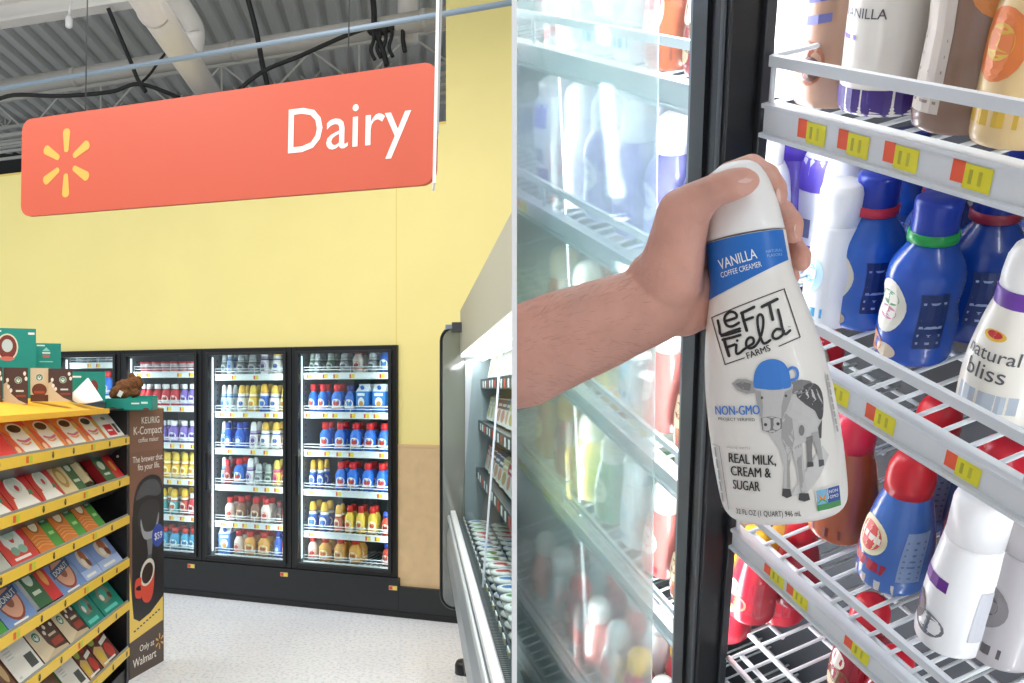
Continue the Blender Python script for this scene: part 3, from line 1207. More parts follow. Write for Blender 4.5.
def d_teal(m, w, h, mp):
    m.rect(0, w, 0, h, TEAL, mp)
    m.poly([(w * .2, h * .55), (w * .35, h * .85), (w * .62, h * .9), (w * .8, h * .62), (w * .7, h * .35), (w * .35, h * .32)], mat('#8a8478', .5), mp)
    m.ell((w * .5, h * .6), w * .14, h * .17, mat('#35b0a4', .5), mp)
    m.ell((w * .36, h * .5), w * .08, h * .1, mat('#e8e8e0', .5), mp)
    m.ell((w * .7, h * .46), w * .08, h * .1, mat('#5a3a2c', .5), mp)
    m.rect(w * .12, w * .75, h * .1, h * .2, mat('#5fd0c4', .5), mp)


def d_fruit(m, w, h, mp):
    m.rect(0, w, 0, h, mat('#5a2a26', .42), mp)
    m.ell((w * .2, h * .8), w * .16, h * .14, mat('#9ab04a', .5), mp)
    m.ell((w * .62, h * .84), w * .14, h * .12, mat('#b8302c', .5), mp)
    m.poly([(0, 0), (w * .34, 0), (w * .5, h * .5), (w * .2, h * .62), (0, h * .5)], mat('#d8b070', .5), mp)
    m.ell((w * .72, h * .3), w * .2, h * .22, mat('#c8382e', .5), mp)
    m.ell((w * .22, h * .32), w * .12, h * .16, mat('#e0c23c', .5), mp)
    m.poly([(w * .5, h * .52), (w * .96, h * .6), (w * .96, h * .72), (w * .5, h * .64)], CW, mp)
    m.rect(w * .1, w * .8, h * .06, h * .11, CW, mp)


def d_brown(m, w, h, mp):
    m.rect(0, w, 0, h, mat('#6a4634', .42), mp)
    m.ell((w * .6, h * .5), w * .28, h * .3, mat('#c9a878', .5), mp)
    m.rect(w * .1, w * .4, h * .7, h * .82, mat('#e8d8c0', .5), mp)


def d_silver(m, w, h, mp):
    m.rect(0, w, 0, h, mat('#b4b6b0', .42), mp)
    m.rect(w * .2, w * .7, h * .5, h * .56, dgrey, mp)


def d_pale(m, w, h, mp):
    m.rect(0, w, 0, h, mat('#d8dfe8', .45), mp)
    m.stroke([(w * .1, h * .3), (w * .5, h * .6), (w * .9, h * .4)], h * .12, mat('#34507e', .5), mp)


SIDE = {d_plainred: '#c4202e', d_cup: '#dcdcd8', d_white: '#dcdcd8', d_mug: '#a82430', d_split: '#dcc99a', d_greenred: '#b01f28', d_snow: '#b9222e', d_orange: '#c9641f',
        d_donut: '#5a7cb8', d_blue: '#b9c8ea', d_back: '#7a4a36', d_star: '#5a3f30', d_teal: '#117f72', d_fruit: '#7a2e28', d_brown: '#5a3a2a', d_silver: '#9a9c98', d_pale: '#c8d0da'}


def carton(name, label, M, w, h, d, design, group, side=None, end=None):
    """box w x h x d, front on local -y; end: design for the right-hand end face"""
    m = MB()
    e = .0015
    sm = mat(side or SIDE.get(design, '#cccccc'), .45)
    m.box(e, w - e, 0, d, e, h - e, sm)
    design(m, w, h, flat((0, 0, 0), (1, 0, 0), (0, 0, 1), (0, -1, 0), .0005))
    if end:
        end(m, d, h, flat((w, 0, 0), (0, 1, 0), (0, 0, 1), (1, 0, 0), .0005))
    ob = m.build(name)
    ob.matrix_world = M
    return tag(ob, label, 'box', group)


DW = {d_plainred: 'plain red box', d_cup: 'orange coffee box picturing a full white cup', d_white: 'white box with red square', d_mug: 'red box picturing a white mug',
      d_split: 'tan and green coffee box', d_greenred: 'green and red coffee box', d_snow: 'red box with pale holiday figure', d_orange: 'orange and green tea box',
      d_donut: 'blue box with round donut picture', d_blue: 'pale blue box with small picture', d_back: 'white box back with dark square', d_star: 'tan and brown coffee box',
      d_teal: 'teal coffee pod box', d_fruit: 'dark red box with fruit pictures', d_brown: 'brown coffee box', d_silver: 'silver grey box', d_pale: 'pale box with navy stripe'}
ROWS = [
    ([-14, 24, 50.7, 74, 95.3, 113.3, 130], [d_plainred, d_cup, d_cup, d_cup, d_cup, d_white], .20),
    ([-10, 21, 50, 71.5, 93], [d_mug, d_mug, d_mug, d_split], .20),
    ([-20, 18.6, 46.6, 70.5, 92.5, 110.8], [d_silver, d_snow, d_orange, d_orange, d_orange], .20),
    ([-16, 15, 43.6], [d_orange, d_donut], .20),
    ([-14, 14], [d_pale], .18),
    ([28, 55], [d_brown], .16),
]
ROWP = [(None,), (None,)]
n_of = {}


def place(row, p0, p1, design, h=.20, d=.06, lift=0.0, yaw=0, side=None, end=None, extra=None):
    z = rails[row]
    y0, y1 = yrow(p0), yrow(p1)
    O = Vector((XR - .024, y0 + .004, z + .020 + lift)) - HV * 0
    h *= 1.1
    M = frame(O, (0, 1, 0), -NV, HV) @ Matrix.Rotation(yaw, 4, 'Z')
    k = (row, design)
    n_of[k] = n_of.get(k, 0) + 1
    lab = '%s, %s' % (DW[design], extra or '%s of its kind, %s display shelf' % (ORD[n_of[k] - 1], SHW[row] if row < 5 else 'lowest'))
    return carton('coffee_box', lab, M, y1 - y0 - .008, h, d, design, 'coffee boxes on the display shelves', side, end)


for row, (seps, ds, h) in enumerate(ROWS[:1]):
    for i, dsg in enumerate(ds):
        place(0, seps[i], seps[i + 1], dsg, .19)
s = ROWS[1]
for i, dsg in enumerate(s[1]):
    place(1, s[0][i], s[0][i + 1], dsg, .21)
place(1, 94, 110, d_split, .21, d=.12, lift=.05, yaw=.3, extra='standing out of line near the end of second display shelf', side='#dcc99a')
place(1, 112, 129.5, d_greenred, .19, lift=.0, extra='last one on second display shelf')
# a carton standing out of line, its plain end to the aisle
y = yrow(92)
M = frame((XR - .05, y + .02, rails[1] + .05), (.28, .96, 0), (-.96, .28, 0), (0, 0, 1)) @ Matrix.Rotation(.12, 4, 'X')
s = ROWS[2]
for i, dsg in enumerate(s[1]):
    place(2, s[0][i], s[0][i + 1], dsg, .22)
s = ROWS[3]
for i, dsg in enumerate(s[1]):
    place(3, s[0][i], s[0][i + 1], dsg, .23)
place(3, 44.5, 68, d_greenred, .25, d=.1, lift=.02, extra='thick one between the blue donut boxes', side='#e4e4de')
place(3, 69, 92, d_donut, .23)
place(3, 92, 108, d_blue, .21)
place(3, 108, 127.5, d_blue, .22)
place(4, -14, 13, d_pale, .19)
place(4, 14, 24, d_brown, .19)
place(4, 25, 50, d_back, .2, d=.08)
place(4, 50.5, 75, d_star, .21)
place(4, 75.5, 94.5, d_star, .22)
place(4, 95, 109.5, d_teal, .22)
place(4, 110, 128.5, d_teal, .21)
place(5, 55, 77, d_brown, .17)
place(5, 78, 95, d_back, .2, d=.09, side='#3c8a4c')
place(5, 95.5, 108, d_fruit, .2)
place(5, 108.5, 124, d_fruit, .21)
# things on the rack's bottom deck
for p0, p1, dsg in ((98, 118, d_silver),):
    y0, y1 = yrow(p0), yrow(p1)
    carton('coffee_box', DW[dsg] + ', on the bottom deck under the lowest rail', frame((XR - .1, y0, .1), (0, 1, 0), (-1, 0, 0), (0, 0, 1)), y1 - y0, .08, .2, dsg,
           'coffee boxes on the display shelves')

# ---- on top of the rack
def face(px0, px1, pyt, pyb, Y, yaw):
    c0 = at(px0, pyb, Y)
    a1 = (px1 - PX) / F
    wd = (a1 * Y - c0.x) / (math.cos(yaw) - a1 * math.sin(yaw))
    hh = (pyb - pyt) / F * Y
    return frame(c0, (math.cos(yaw), math.sin(yaw), 0), (-math.sin(yaw), math.cos(yaw), 0), (0, 0, 1)), wd, hh


def d_tealbig(m, w, h, mp):
    m.rect(0, w, 0, h, TEAL, mp)
    m.ell((w * .42, h * .5), w * .22, h * .36, mat('#e3d8b8', .5), mp)
    m.ell((w * .42, h * .5), w * .19, h * .32, mat('#7e3226', .5), mp)
    m.ell((w * .42, h * .54), w * .11, h * .17, mat('#c9d0c8', .5), mp)
    m.ell((w * .42, h * .2), w * .14, h * .06, mat('#d86a5a', .5), mp)
    m.rect(w * .05, w * .3, h * .9, h * .94, CW, mp)
    m.rect(w * .84, w * .97, h * .84, h * .9, CW, mp)


def up(design, frac):
    def f(m, w, h, mp):
        m.rect(0, w, 0, h, TEAL, mp)
        design(m, w, h * frac, lambda a, b, k=0: mp(a, b + h * (1 - frac), k))
    return f


def d_tealsmall(m, w, h, mp):
    m.rect(0, w, 0, h, TEAL, mp)
    m.poly([(w * .3, h * .68), (w * .45, h * .84), (w * .6, h * .68)], mat('#8fd0c4', .5), mp)
    m.rect(w * .3, w * .6, h * .58, h * .64, mat('#dfeee8', .5), mp)
    m.rect(w * .32, w * .58, h * .42, h * .54, mat('#b86a5a', .5), mp)
    m.rect(w * .1, w * .4, h * .88, h * .93, CW, mp)
    m.rect(w * .2, w * .7, h * .24, h * .28, mat('#8fd0c4', .5), mp)


def d_tealback(m, w, h, mp):
    m.rect(0, w, 0, h, TEAL, mp)
    m.ell((w * .68, h * .5), w * .12, h * .22, mat('#7e3226', .5), mp)
    m.rect(w * .05, w * .35, h * .8, h * .86, CW, mp)


def d_choc(m, w, h, mp):
    m.rect(0, w, 0, h, mat('#4a3028', .42), mp)
    m.poly([(0, 0), (w * .98, 0), (w * .6, h * .12), (w * .3, h * .3), (w * .14, h * .62), (0, h * .55)], mat('#cdb99a', .5), mp)
    emblem(m, (w * .6, h * .66), w * .15, mp, 1.0)
    for a, b in ((.16, .66), (.2, .48), (.3, .38), (.92, .7), (.86, .84)):
        m.ell((w * a, h * b), w * .06, h * .06, mat('#e9e0d4', .5), mp, 10)
    m.rect(w * .5, w * .82, h * .34, h * .39, mat('#cfd4cc', .5), mp)
    m.rect(w * .5, w * .9, h * .2, h * .26, mat('#8a3a2e', .5), mp)


def d_latte(m, w, h, mp):
    m.rect(0, w, 0, h, mat('#d3c0a0', .42), mp)
    emblem(m, (w * .5, h * .72), w * .22, mp, .95)
    m.ell((w * .5, h * .34), w * .42, h * .2, mat('#6a3a2c', .5), mp)
    m.rect(0, w, 0, h * .2, mat('#5a342a', .5), mp)
    m.rect(w * .2, w * .8, h * .24, h * .31, mat('#a84a34', .5), mp)


G2 = 'boxes on top of the display rack'
M, w_, h_ = face(-14, 36, 327.5, 400, 4.85, .45)
carton('coffee_box', 'large teal box with red oval emblem, standing on top of the rack', M, w_, h_, .2, up(d_tealbig, .53), G2, '#0f7d70')
M, w_, h_ = face(34, 61, 343, 399.3, 5.3, .42)
carton('coffee_box', 'smaller teal box behind the tan coffee box on top of rack', M, w_, h_, .2, up(d_tealsmall, .444), G2, '#0f7d70')
M, w_, h_ = face(68, 105.5, 371.5, 402, 5.25, .38)
carton('coffee_box', 'teal box behind the white paper cone on top of the rack', M, w_, h_, .16, d_tealback, G2, '#0f7d70')
M, w_, h_ = face(-14, 2.5, 367, 405.5, 4.40, .44)
carton('coffee_box', 'dark brown coffee box at the left edge of the rack top', M, w_, h_, .12, d_choc, G2, '#4a3028')
M, w_, h_ = face(3.5, 28, 367.5, 404.5, 4.48, .44)
carton('coffee_box', 'brown coffee box with pale curve and green emblem on rack top', M, w_, h_, .12, d_choc, G2, '#c9b79a')
M, w_, h_ = face(48.3, 72.5, 368.5, 401.5, 4.72, .40)
carton('coffee_box', 'brown and tan coffee box, rightmost of the row on the rack top', M, w_, h_, .10, d_choc, G2, '#c9b79a')
M, w_, h_ = face(30.5, 48.3, 368, 401.5, 4.74, .1)
carton('coffee_box', 'tan coffee box with green emblem between the brown boxes on rack top', M, w_, h_, .05, d_latte, G2, '#d3c0a0')
# paper cone
m = MB()
P0 = at(70, 401, 5.05)
pw = mat('#f2f2f0', .5)
top, br, bl = at(88, 377.5, 5.12), at(103, 400, 5.0), at(69, 396, 5.16)
vs, fs = [], []
for i in range(13):
    a = i / 12
    p = bl.lerp(br, a) + Vector((0, -.09 * math.sin(PI * a), -.03 * math.sin(PI * a)))
    for j in range(5):
        b = j / 4
        vs.append(p.lerp(top, b * .98))
for i in range(12):
    for j in range(4):
        k = i * 5 + j
        fs.append((k, k + 5, k + 6, k + 1))
m.add(vs, fs, pw, True)
ob = m.build('paper_cone')
so = ob.modifiers.new('thick', 'SOLIDIFY')
so.thickness = .002
tag(ob, 'curled white sheet of paper leaning on top of the display rack', 'paper')
# teal tray with plush
M, w_, h_ = face(105, 152.5, 398.5, 410.5, 5.55, .18)
t = thing('cardboard_tray', 'shallow teal cardboard tray holding a brown plush animal', 'tray', M)
m = MB()
tw, td, hh = w_, .34, h_
tq = .006
tl = mat('#12907f', .45)
m.box(0, tw, 0, td, 0, tq, tl)
m.box(0, tw, 0, tq, 0, hh, tl)
m.box(0, tw, td - tq, td, 0, hh * 1.2, tl)
m.box(0, tq, 0, td, 0, hh, tl)
m.box(tw - tq, tw, 0, td, 0, hh, tl)
mp = flat((0, 0, 0), (1, 0, 0), (0, 0, 1), (0, -1, 0), .0006)
m.rect(tw * .55, tw * .72, hh * .52, hh * .64, CW, mp)
m.rect(tw * .76, tw * .9, hh * .55, hh * .72, mat('#cfe8e0', .5), mp)
m.ell((tw * .16, hh * .12), tw * .09, hh * .16, mat('#6a2a20', .5), mp, 14)
m.ell((tw * .86, hh * .08), tw * .07, hh * .12, mat('#6a2a20', .5), mp, 14)
m.build('tray', t)
fur = mat('#6f4522', .9, noise=(60, .35), bump=(90, 1.0, .01))
fur2 = mat('#8a5a30', .9, noise=(60, .3), bump=(90, 1.0, .01))
c = at(127, 399, 5.68)
t = thing('plush_animal', 'small brown plush animal lying in the teal tray', 'plush toy', c)


def blob(name, parts, parent, m_, vox=.006):
    bm = bmesh.new()
    for p, r in parts:
        ret = bmesh.ops.create_icosphere(bm, subdivisions=3, radius=1)
        rr = r if isinstance(r, tuple) else (r, r, r)
        for v in ret['verts']:
            v.co = Vector((v.co.x * rr[0] + p[0], v.co.y * rr[1] + p[1], v.co.z * rr[2] + p[2]))
    me = bpy.data.meshes.new(name)
    bm.to_mesh(me)
    bm.free()
    ob = bpy.data.objects.new(name, me)
    COL.objects.link(ob)
    md = ob.modifiers.new('r', 'REMESH')
    md.mode = 'VOXEL'
    md.voxel_size = vox
    sm_ = ob.modifiers.new('s', 'SMOOTH')
    sm_.iterations = 3
    dg = bpy.context.evaluated_depsgraph_get()
    me2 = bpy.data.meshes.new_from_object(ob.evaluated_get(dg))
    me2.name = name
    ob.modifiers.clear()
    ob.data = me2
    me2.materials.clear()
    me2.materials.append(m_)
    for p in me2.polygons:
        p.use_smooth = True
    ob.parent = parent
    return ob


body = blob('body', [((0.0, 0, .075), (.075, .06, .06)), ((.05, 0, .10), (.055, .05, .05)), ((-.05, -.02, .045), (.055, .05, .045)), ((-.075, -.04, .03), .03), ((.0, -.05, .03), .03),
                     ((.06, -.03, .04), .032), ((.03, 0, .155), .022), ((.075, .0, .135), .02), ((-.055, .0, .10), .02)], t, fur)
body.modifiers.new('d', 'DISPLACE')
tex = bpy.data.textures.new('tuft', 'CLOUDS')
tex.noise_scale = .02
body.modifiers['d'].texture = tex
body.modifiers['d'].strength = .014
m = MB()
m.T = Matrix.Translation((-.02, -.078, .035)) @ Matrix.Rotation(.5, 4, 'Y')
m.box(-.014, .014, -.002, .002, -.02, .02, CW)
m.build('care_tag', t)

# ---- poster panel at the end of the rack
pbl = Vector((-1.81, 5.66, 0))
pd = Vector((.12, .42, 0))
PW_ = pd.length
pd.normalize()
pn = Vector((pd.y, -pd.x, 0))
PHt = 1.805
t = thing('poster_panel', 'tall brown coffee maker poster with a red mug at the rack end', 'poster', frame(pbl, pd, -pn, (0, 0, 1)))
m = MB()
m.box(0, PW_, 0, .03, 0, PHt, blk)
m.build('panel', t)
mp = flat((0, 0, 0), (PW_, 0, 0), (0, 0, PHt), (0, -1, 0), .0008)
m = MB()
pb = mat('#7d5644', .42)
m.rect(.03, .97, .0, 1, pb, mp)
m.rect(.03, .97, .84, 1.0, mat('#855d4b', .42), mp)
# brewer
dark = mat('#1b1b1f', .35)
m.rect(.1, .97, .2, .60, mat('#2b2522', .4), mp)
m.poly([(.12, .22), (.3, .2), (.97, .25), (.97, .68)] + smooth_path([(.97, .68), (.9, .725), (.7, .745), (.45, .74), (.24, .71), (.13, .64), (.11, .5)], 4)[1:], dark, mp)
m.poly(smooth_path([(.2, .66), (.4, .72), (.75, .725), (.92, .68), (.8, .66), (.5, .67)], 4, True), mat('#4a4a50', .3), mp)
m.poly(smooth_path([(.26, .57), (.36, .64), (.78, .645), (.9, .58), (.74, .505), (.46, .5)], 4, True), mat('#2c2c30', .3), mp)
m.stroke([(.34, .57), (.44, .52), (.72, .52), (.84, .58)], .03, mat('#9a9ca4', .35), mp)
m.poly([(.5, .5), (.68, .5), (.64, .44), (.54, .44)], mat('#6f7076', .35), mp)
m.rect(.52, .64, .39, .44, mat('#4c4c52', .35), mp)
m.ell((.82, .505), .17, .045, mat('#2c49a8', .4), mp, 18)
m.txt('$59', .83, .49, .038, CW, mp, 'C', .01, wx=4.0)
# mug
mug = mat('#d8452c', .4)
m.poly([(.315, .37), (.725, .385)] + smooth_path([(.725, .385), (.69, .30), (.6, .262), (.46, .262), (.36, .29), (.315, .37)], 4)[1:-1], mug, mp)
m.ell((.52, .375), .205, .05, mat('#d9d2c8', .4), mp, 20, rot=.05)
m.ell((.52, .372), .16, .038, mat('#2a1814', .4), mp, 20, rot=.05)
m.stroke([(.34, .35), (.2, .345), (.2, .31), (.34, .30)], .03, mug, mp)
# yellow sweep
m.poly([(.03, .40), (.09, .30), (.14, .22), (.3, .2), (.6, .215), (.97, .26), (.97, .16), (.03, .135)], mat('#f0cd62', .42), mp)
m.poly([(.14, .235), (.25, .215), (.6, .222), (.97, .265), (.97, .42), (.14, .42)], mat('#25201e', .4), mp) if False else None
m.poly([(.03, .0), (.97, .0), (.97, .165), (.5, .15), (.03, .135)], mat('#4f4038', .42), mp)
for q in range(9):
    m.rect(.14 + q * .085, .20 + q * .085, .168 + q * .005, .174 + q * .005, dgrey, mp)
wt = mat('#f4efe8', .45)
m.txt('KEURIG', .6, .945, .036, wt, mp, 'C', .012, wx=4.2)
m.txt('K-Compact', .53, .905, .043, wt, mp, 'C', .008, wx=4.0)
m.txt('coffee maker', .55, .875, .026, wt, mp, 'C', 0, wx=4.2)
m.txt('The brewer that', .53, .80, .034, wt, mp, 'C', .004, wx=3.7)
m.txt('fits your life.', .56, .77, .034, wt, mp, 'C', .004, wx=3.7)
m.txt('Only at', .5, .085, .034, wt, mp, 'C', .008, wx=4.0)
m.txt('Walmart', .44, .035, .046, wt, mp, 'C', .012, wx=3.9)
mp2 = flat((0, 0, 0), (1, 0, 0), (0, 0, 1), (0, -1, 0), .0012)
spark(m, (PW_ * .86, PHt * .088), .02, .05, .016, spk, mp2)
m.build('printed_face', t)

# ================================================================== open case at the right of the aisle
cd = Vector((20 / F, 1, 0)).normalized()
cx_ = Vector((cd.y, -cd.x, 0))
CM = frame((0, 0, 0), cx_, cd, (0, 0, 1))
Y0c, Y1c = 2.29, 5.5
body_g = mat('#8c9498', .38, metal=.25)
rail_g = mat('#dfe3e4', .3, metal=.3)
body_l = mat('#b4babc', .4)
t = thing('open_display_case', 'grey open refrigerated case with bright canopy light along the right side', 'case', CM)
m = MB()
xx = .2078
m.add([(xx - .03, Y0c, .84), (xx - .03, Y1c, .84), (xx - .035, Y1c, 1.0), (xx - .035, Y0c, 1.0), (xx - .0, Y1c, 1.13), (xx - .0, Y0c, 1.13), (xx + .03, Y0c, .78), (xx + .03, Y1c, .78)],
      [(0, 3, 2, 1), (3, 5, 4, 2), (0, 1, 7, 6)], body_g)
m.box(xx + .0, xx + .03, Y0c, Y1c, .80, 1.13, body_g)
m.box(.33, 1.05, Y0c, Y1c - .1, .08, .98, mat('#5f676b', .4))
m.box(.40, 1.05, Y0c, Y1c - .1, 0, .08, blk)
m.box(xx + .02, .36, Y0c, Y1c, .78, .84, mat('#5f676b', .4))
m.build('base', t)
m = MB()
m.box(xx - .012, xx + .022, Y0c, Y1c, 1.13, 1.16, rail_g)
m.box(xx - .03, xx - .012, Y0c, Y1c, 1.10, 1.13, mat('#a9b0b3', .35, metal=.3))
m.build('bumper_rail', t, .006)
m = MB()
m.box(xx + .022, .29, Y0c, Y1c, 1.05, 1.09, blk)
k = 0
y = Y0c
while y < Y1c:
    m.box(xx + .024, .285, y, y + .006, 1.09, 1.1, mat('#6f7679', .4))
    y += .018
m.build('air_grille', t)
m = MB()
m.box(.285, .292, Y0c, Y1c, 1.05, 1.125, mat('#3a3f42', .4))
rr = random.Random(3)
y = Y0c + .1
while y < Y1c:
    m.box(.280, .285, y, y + .075, 1.07, 1.118, mat('#f0f0ee', .5))
    m.box(.279, .280, y + .012, y + .045, 1.075, 1.112, mat('#f0c63a', .5) if rr.random() < .7 else tag_r)
    y += .145
m.build('price_channel', t)
m = MB()
m.box(.29, 1.05, Y0c, Y1c, 1.0, 1.05, body_l)
m.box(1.0, 1.05, Y0c, Y1c, 1.05, 2.5, mat('#3d4245', .5))
m.box(.29, 1.05, Y1c - .03, Y1c, 1.05, 2.2, mat('#99a1a5', .5))
m.build('deck', t)
for z, x0 in ((1.42, .37), (1.72, .385), (1.98, .40)):
    m = MB()
    m.box(x0, 1.0, Y0c, Y1c - .04, z, z + .02, mat('#2b2e31', .4))
    m.box(x0 - .012, x0, Y0c, Y1c - .04, z - .035, z + .025, mat('#3a3e41', .4))
    for q in range(18):
        y = Y0c + .1 + q * .165
        m.box(x0 - .014, x0 - .012, y, y + .05, z - .028, z + .012, WHITE if q % 3 else tag_r)
    m.build('upper_shelf', t)
m = MB()
m.add([(.26, Y0c, 2.17), (.26, Y1c, 2.17), (.26, Y1c, 2.45), (.26, Y0c, 2.45), (1.05, Y0c, 2.6), (1.05, Y1c, 2.6), (1.05, Y0c, 2.2), (1.05, Y1c, 2.2)],
      [(0, 3, 2, 1), (3, 4, 5, 2), (0, 1, 7, 6), (1, 2, 5, 7), (0, 6, 4, 3), (4, 6, 7, 5)], mat('#a9a99c', .5))
m.build('canopy', t)
m = MB()
m.box(.265, .385, Y0c, Y1c + .0, 2.15, 2.169, mat('#ffffff', .5, emit=2.2))
m.build('canopy_light', t)
# clear front between rail and canopy, and its pale seam
clear = glass_mat('case glass', '#eef4f4', .05, .02)
m = MB()
m.obox((.262, Y0c, 1.10), (0, Y1c - Y0c, 0), (.08, 0, 1.05), (.004, 0, 0), clear)
m.build('front_glass', t)
m = MB()
m.bar((.262, 3.55, 1.12), (.338, 3.55, 2.13), .008, .012, mat('#dfe8ee', .3), (0, 1, 0))
m.build('glass_seam', t)
# far end panel: smoky pane with a black rim
plexi = glass_mat('smoky end pane', '#a9b0b4', .12, .06, veil=.2)
ez0, ez1, ex0, ex1, r = .52, 2.345, .138, .9, .09
pts = []
for a0, cx, cz in ((PI / 2, ex0 + r, ez1 - r), (PI, ex0 + r, ez0 + r)):
    for i in range(7):
        a = a0 + i * PI / 12
        pts.append((cx + r * math.cos(a), cz + r * math.sin(a)))
pts += [(ex1, ez0), (ex1, ez1)]
m = MB()
N = len(pts)
m.add([(p[0], Y1c + .02, p[1]) for p in pts] + [(p[0], Y1c + .03, p[1]) for p in pts],
      [tuple(range(N)), tuple(reversed(range(N, 2 * N)))], plexi)
pane = m.build('end_pane', t)
m = MB()
m.tube([(p[0], Y1c + .025, p[1]) for p in ([(.5, ez1)] + pts[:-2] + [(.5, ez0)])], .011, blk2, 6)
m.build('edge_trim', pane)
m = MB()
m.T = Matrix.Translation((.30, 5.82, 0))
m.lathe([(.062, 0), (.062, .06), (.05, .085), (.02, .09)], blk2, 16)
m.T = None
m.box(.29, .31, 5.53, 5.82, .085, .10, blk2)
m.box(.29, .31, 5.50, 5.53, .085, .6, blk2)
m.build('foot', t)
m = MB()
m.box(.2, .26, Y1c - .2, Y1c - .12, 2.3, 2.36, dgrey)
m.box(.16, .2, Y1c - .2, Y1c - .12, 2.32, 2.345, mat('#8fa0b0', .4))
m.build('canopy_bracket', t)

area('case_lamp', CM @ Matrix.Translation((.33, (Y0c + Y1c) / 2 + .2, 2.14)) @ Matrix.Rotation(-.25, 4, 'Y'), .10, Y1c - Y0c - .5, 16, (.96, .98, 1))

# goods in the case
def mk_tub(lidc, basec):
    L_, B_ = mat(lidc, .4), mat(basec, .4)

    def f(t):
        m = MB()
        m.lathe([(.05, 0), (.062, .05)], B_, 20)
        m.build('cup', t)
        m = MB()
        m.lathe([(.066, .048), (.066, .058), (.06, .06)], mat('#d8d8d4', .4), 20)
        mp = lambda a, b, k=0: Vector((a, b, .0606 + k * .0004))
        m.ell((0, 0), .054, .054, WHITE, mp)
        m.ell((-.01, .01), .034, .026, L_, mp)
        m.ell((.022, -.022), .018, .014, mat('#c83a34', .4), mp)
        m.build('lid', t)
        return t
    return f


def mk_pack(c1, c2):
    A_, B_ = mat(c1, .4), mat(c2, .4)

    def f(t):
        m = MB()
        w, h, d = .14, .10, .03
        m.box(-w / 2, w / 2, -d / 2, d / 2, 0, h, mat('#e8e6e0', .4))
        m.add([(-w / 2, -d / 2, h), (w / 2, -d / 2, h), (w / 2, d / 2, h), (-w / 2, d / 2, h), (-w / 2, 0, h + .012), (w / 2, 0, h + .012)],
              [(0, 1, 5, 4), (2, 3, 4, 5), (1, 2, 5), (3, 0, 4)], A_)
        mp = flat((-w / 2, -d / 2, 0), (1, 0, 0), (0, 0, 1), (0, -1, 0))
        m.rect(.005, w - .005, h * .6, h - .004, A_, mp)
        m.ell((w * .5, h * .34), w * .3, h * .24, B_, mp)
        m.rect(w * .2, w * .8, h * .7, h * .8, WHITE, mp)
        m.build('packet', t)
        return t
    return f


TUBS = [('#2f6fb8', '#2c5aa8', 'tub with blue base and white lid'), ('#c8443c', '#e8e4dc', 'white tub with red spot on lid'), ('#5a9a4a', '#e8e4dc', 'white tub with green spot on lid')]
PACKS = [('#c8343a', '#d89a8a', 'red meat packet'), ('#8a2f34', '#c88a80', 'dark red meat packet'), ('#3f5f8a', '#d8a48a', 'blue topped meat packet'), ('#d8cf9a', '#b8a86a', 'yellowish meat packet')]
OR2 = ORD + ['fourteenth', 'fifteenth', 'sixteenth', 'seventeenth', 'eighteenth', 'nineteenth', 'twentieth']
for row, (x, y0, dy) in enumerate(((.365, 2.75, .145), (.505, 3.0, .15))):
    q = 0
    y = y0
    while y < Y1c - .1:
        k = (q // 2 + row) % 3
        a, b, lab = TUBS[k]
        zz = 1.05
        M = CM @ Matrix.Translation((x, y, zz)) @ Matrix.Rotation(R.uniform(-.6, .6), 4, 'Z')
        spawn('tub%d' % k, mk_tub(a, b), M, 'dip_tub', '%s, %s from near end, %s deck row' % (lab, OR2[q], ('front', 'second')[row]),
              'tub', 'tubs on the deck of the open case')
        if y < 3.9:
            M = CM @ Matrix.Translation((x, y, zz + .0615)) @ Matrix.Rotation(R.uniform(-.6, .6), 4, 'Z')
            k2 = (k + 1) % 3
            spawn('tub%d' % k2, mk_tub(*TUBS[k2][:2]), M, 'dip_tub', '%s stacked on the %s tub, %s deck row' % (TUBS[k2][2], ORD[q], ('front', 'second')[row]),
                  'tub', 'tubs on the deck of the open case')
        y += dy
        q += 1
for row, (z, x) in enumerate(((1.44, .395), (1.74, .41), (2.0, .425))):
    for q in range(17):
        y = 2.7 + q * .215
        if y > Y1c - .12:
            break
        k = (q * 7 + row * 3 + q // 3) % 4
        if row == 2 and q > 8:
            k = 3
        M = CM @ Matrix.Translation((x + .03, y, z + .012)) @ Matrix.Rotation(-PI / 2 + R.uniform(-.12, .12), 4, 'Z') @ Matrix.Rotation(-.2, 4, 'X') @ Matrix.Scale(1.4, 4)
        spawn('pack%d' % k, mk_pack(*PACKS[k][:2]), M, 'meat_packet', '%s, %s from the near end on %s shelf of open case' % (
            PACKS[k][2], OR2[q], ('lower', 'middle', 'upper')[row]), 'packet', 'packets in the open case')
HAZE_A, HAZE_R, HAZE_V, LAMP_K = .8, .13, .24, 1.5
# ================================================================== RIGHT: hand, bottle and the open cooler beside the partition
# thin white partition between the aisle and the cooler, seen edge on
pdv = Vector(((514.3 - PX) / F, 1, 0))
p0, p1 = pdv * .50, pdv * 2.25
m = MB()
pu = pdv.normalized()
pn_ = Vector((pu.y, -pu.x, 0))
m.obox(p0 - pn_ * .0015, p1 - p0, pn_ * .003, (0, 0, 3.1), mat('#fbfbfb', .6))
tag(m.build('partition'), kind='structure')

D1 = Vector((-345, 850, 463)).normalized()
UPc = -Vector((240, 850, -1382)).normalized()
a_ = D1
RU = (UPc - a_ * UPc.dot(a_)).normalized()
RX = -a_
RY = RU.cross(RX)
RO = at(890, 413, .80)
RM = frame(RO, RX, RY, RU)


def rq(px, py, d=0.0):
    r = ray(px, py)
    k = ((RO + RY * d - CAMP).dot(RY)) / r.dot(RY)
    p = CAMP + r * k - RO
    return p.dot(RX), p.dot(RU)


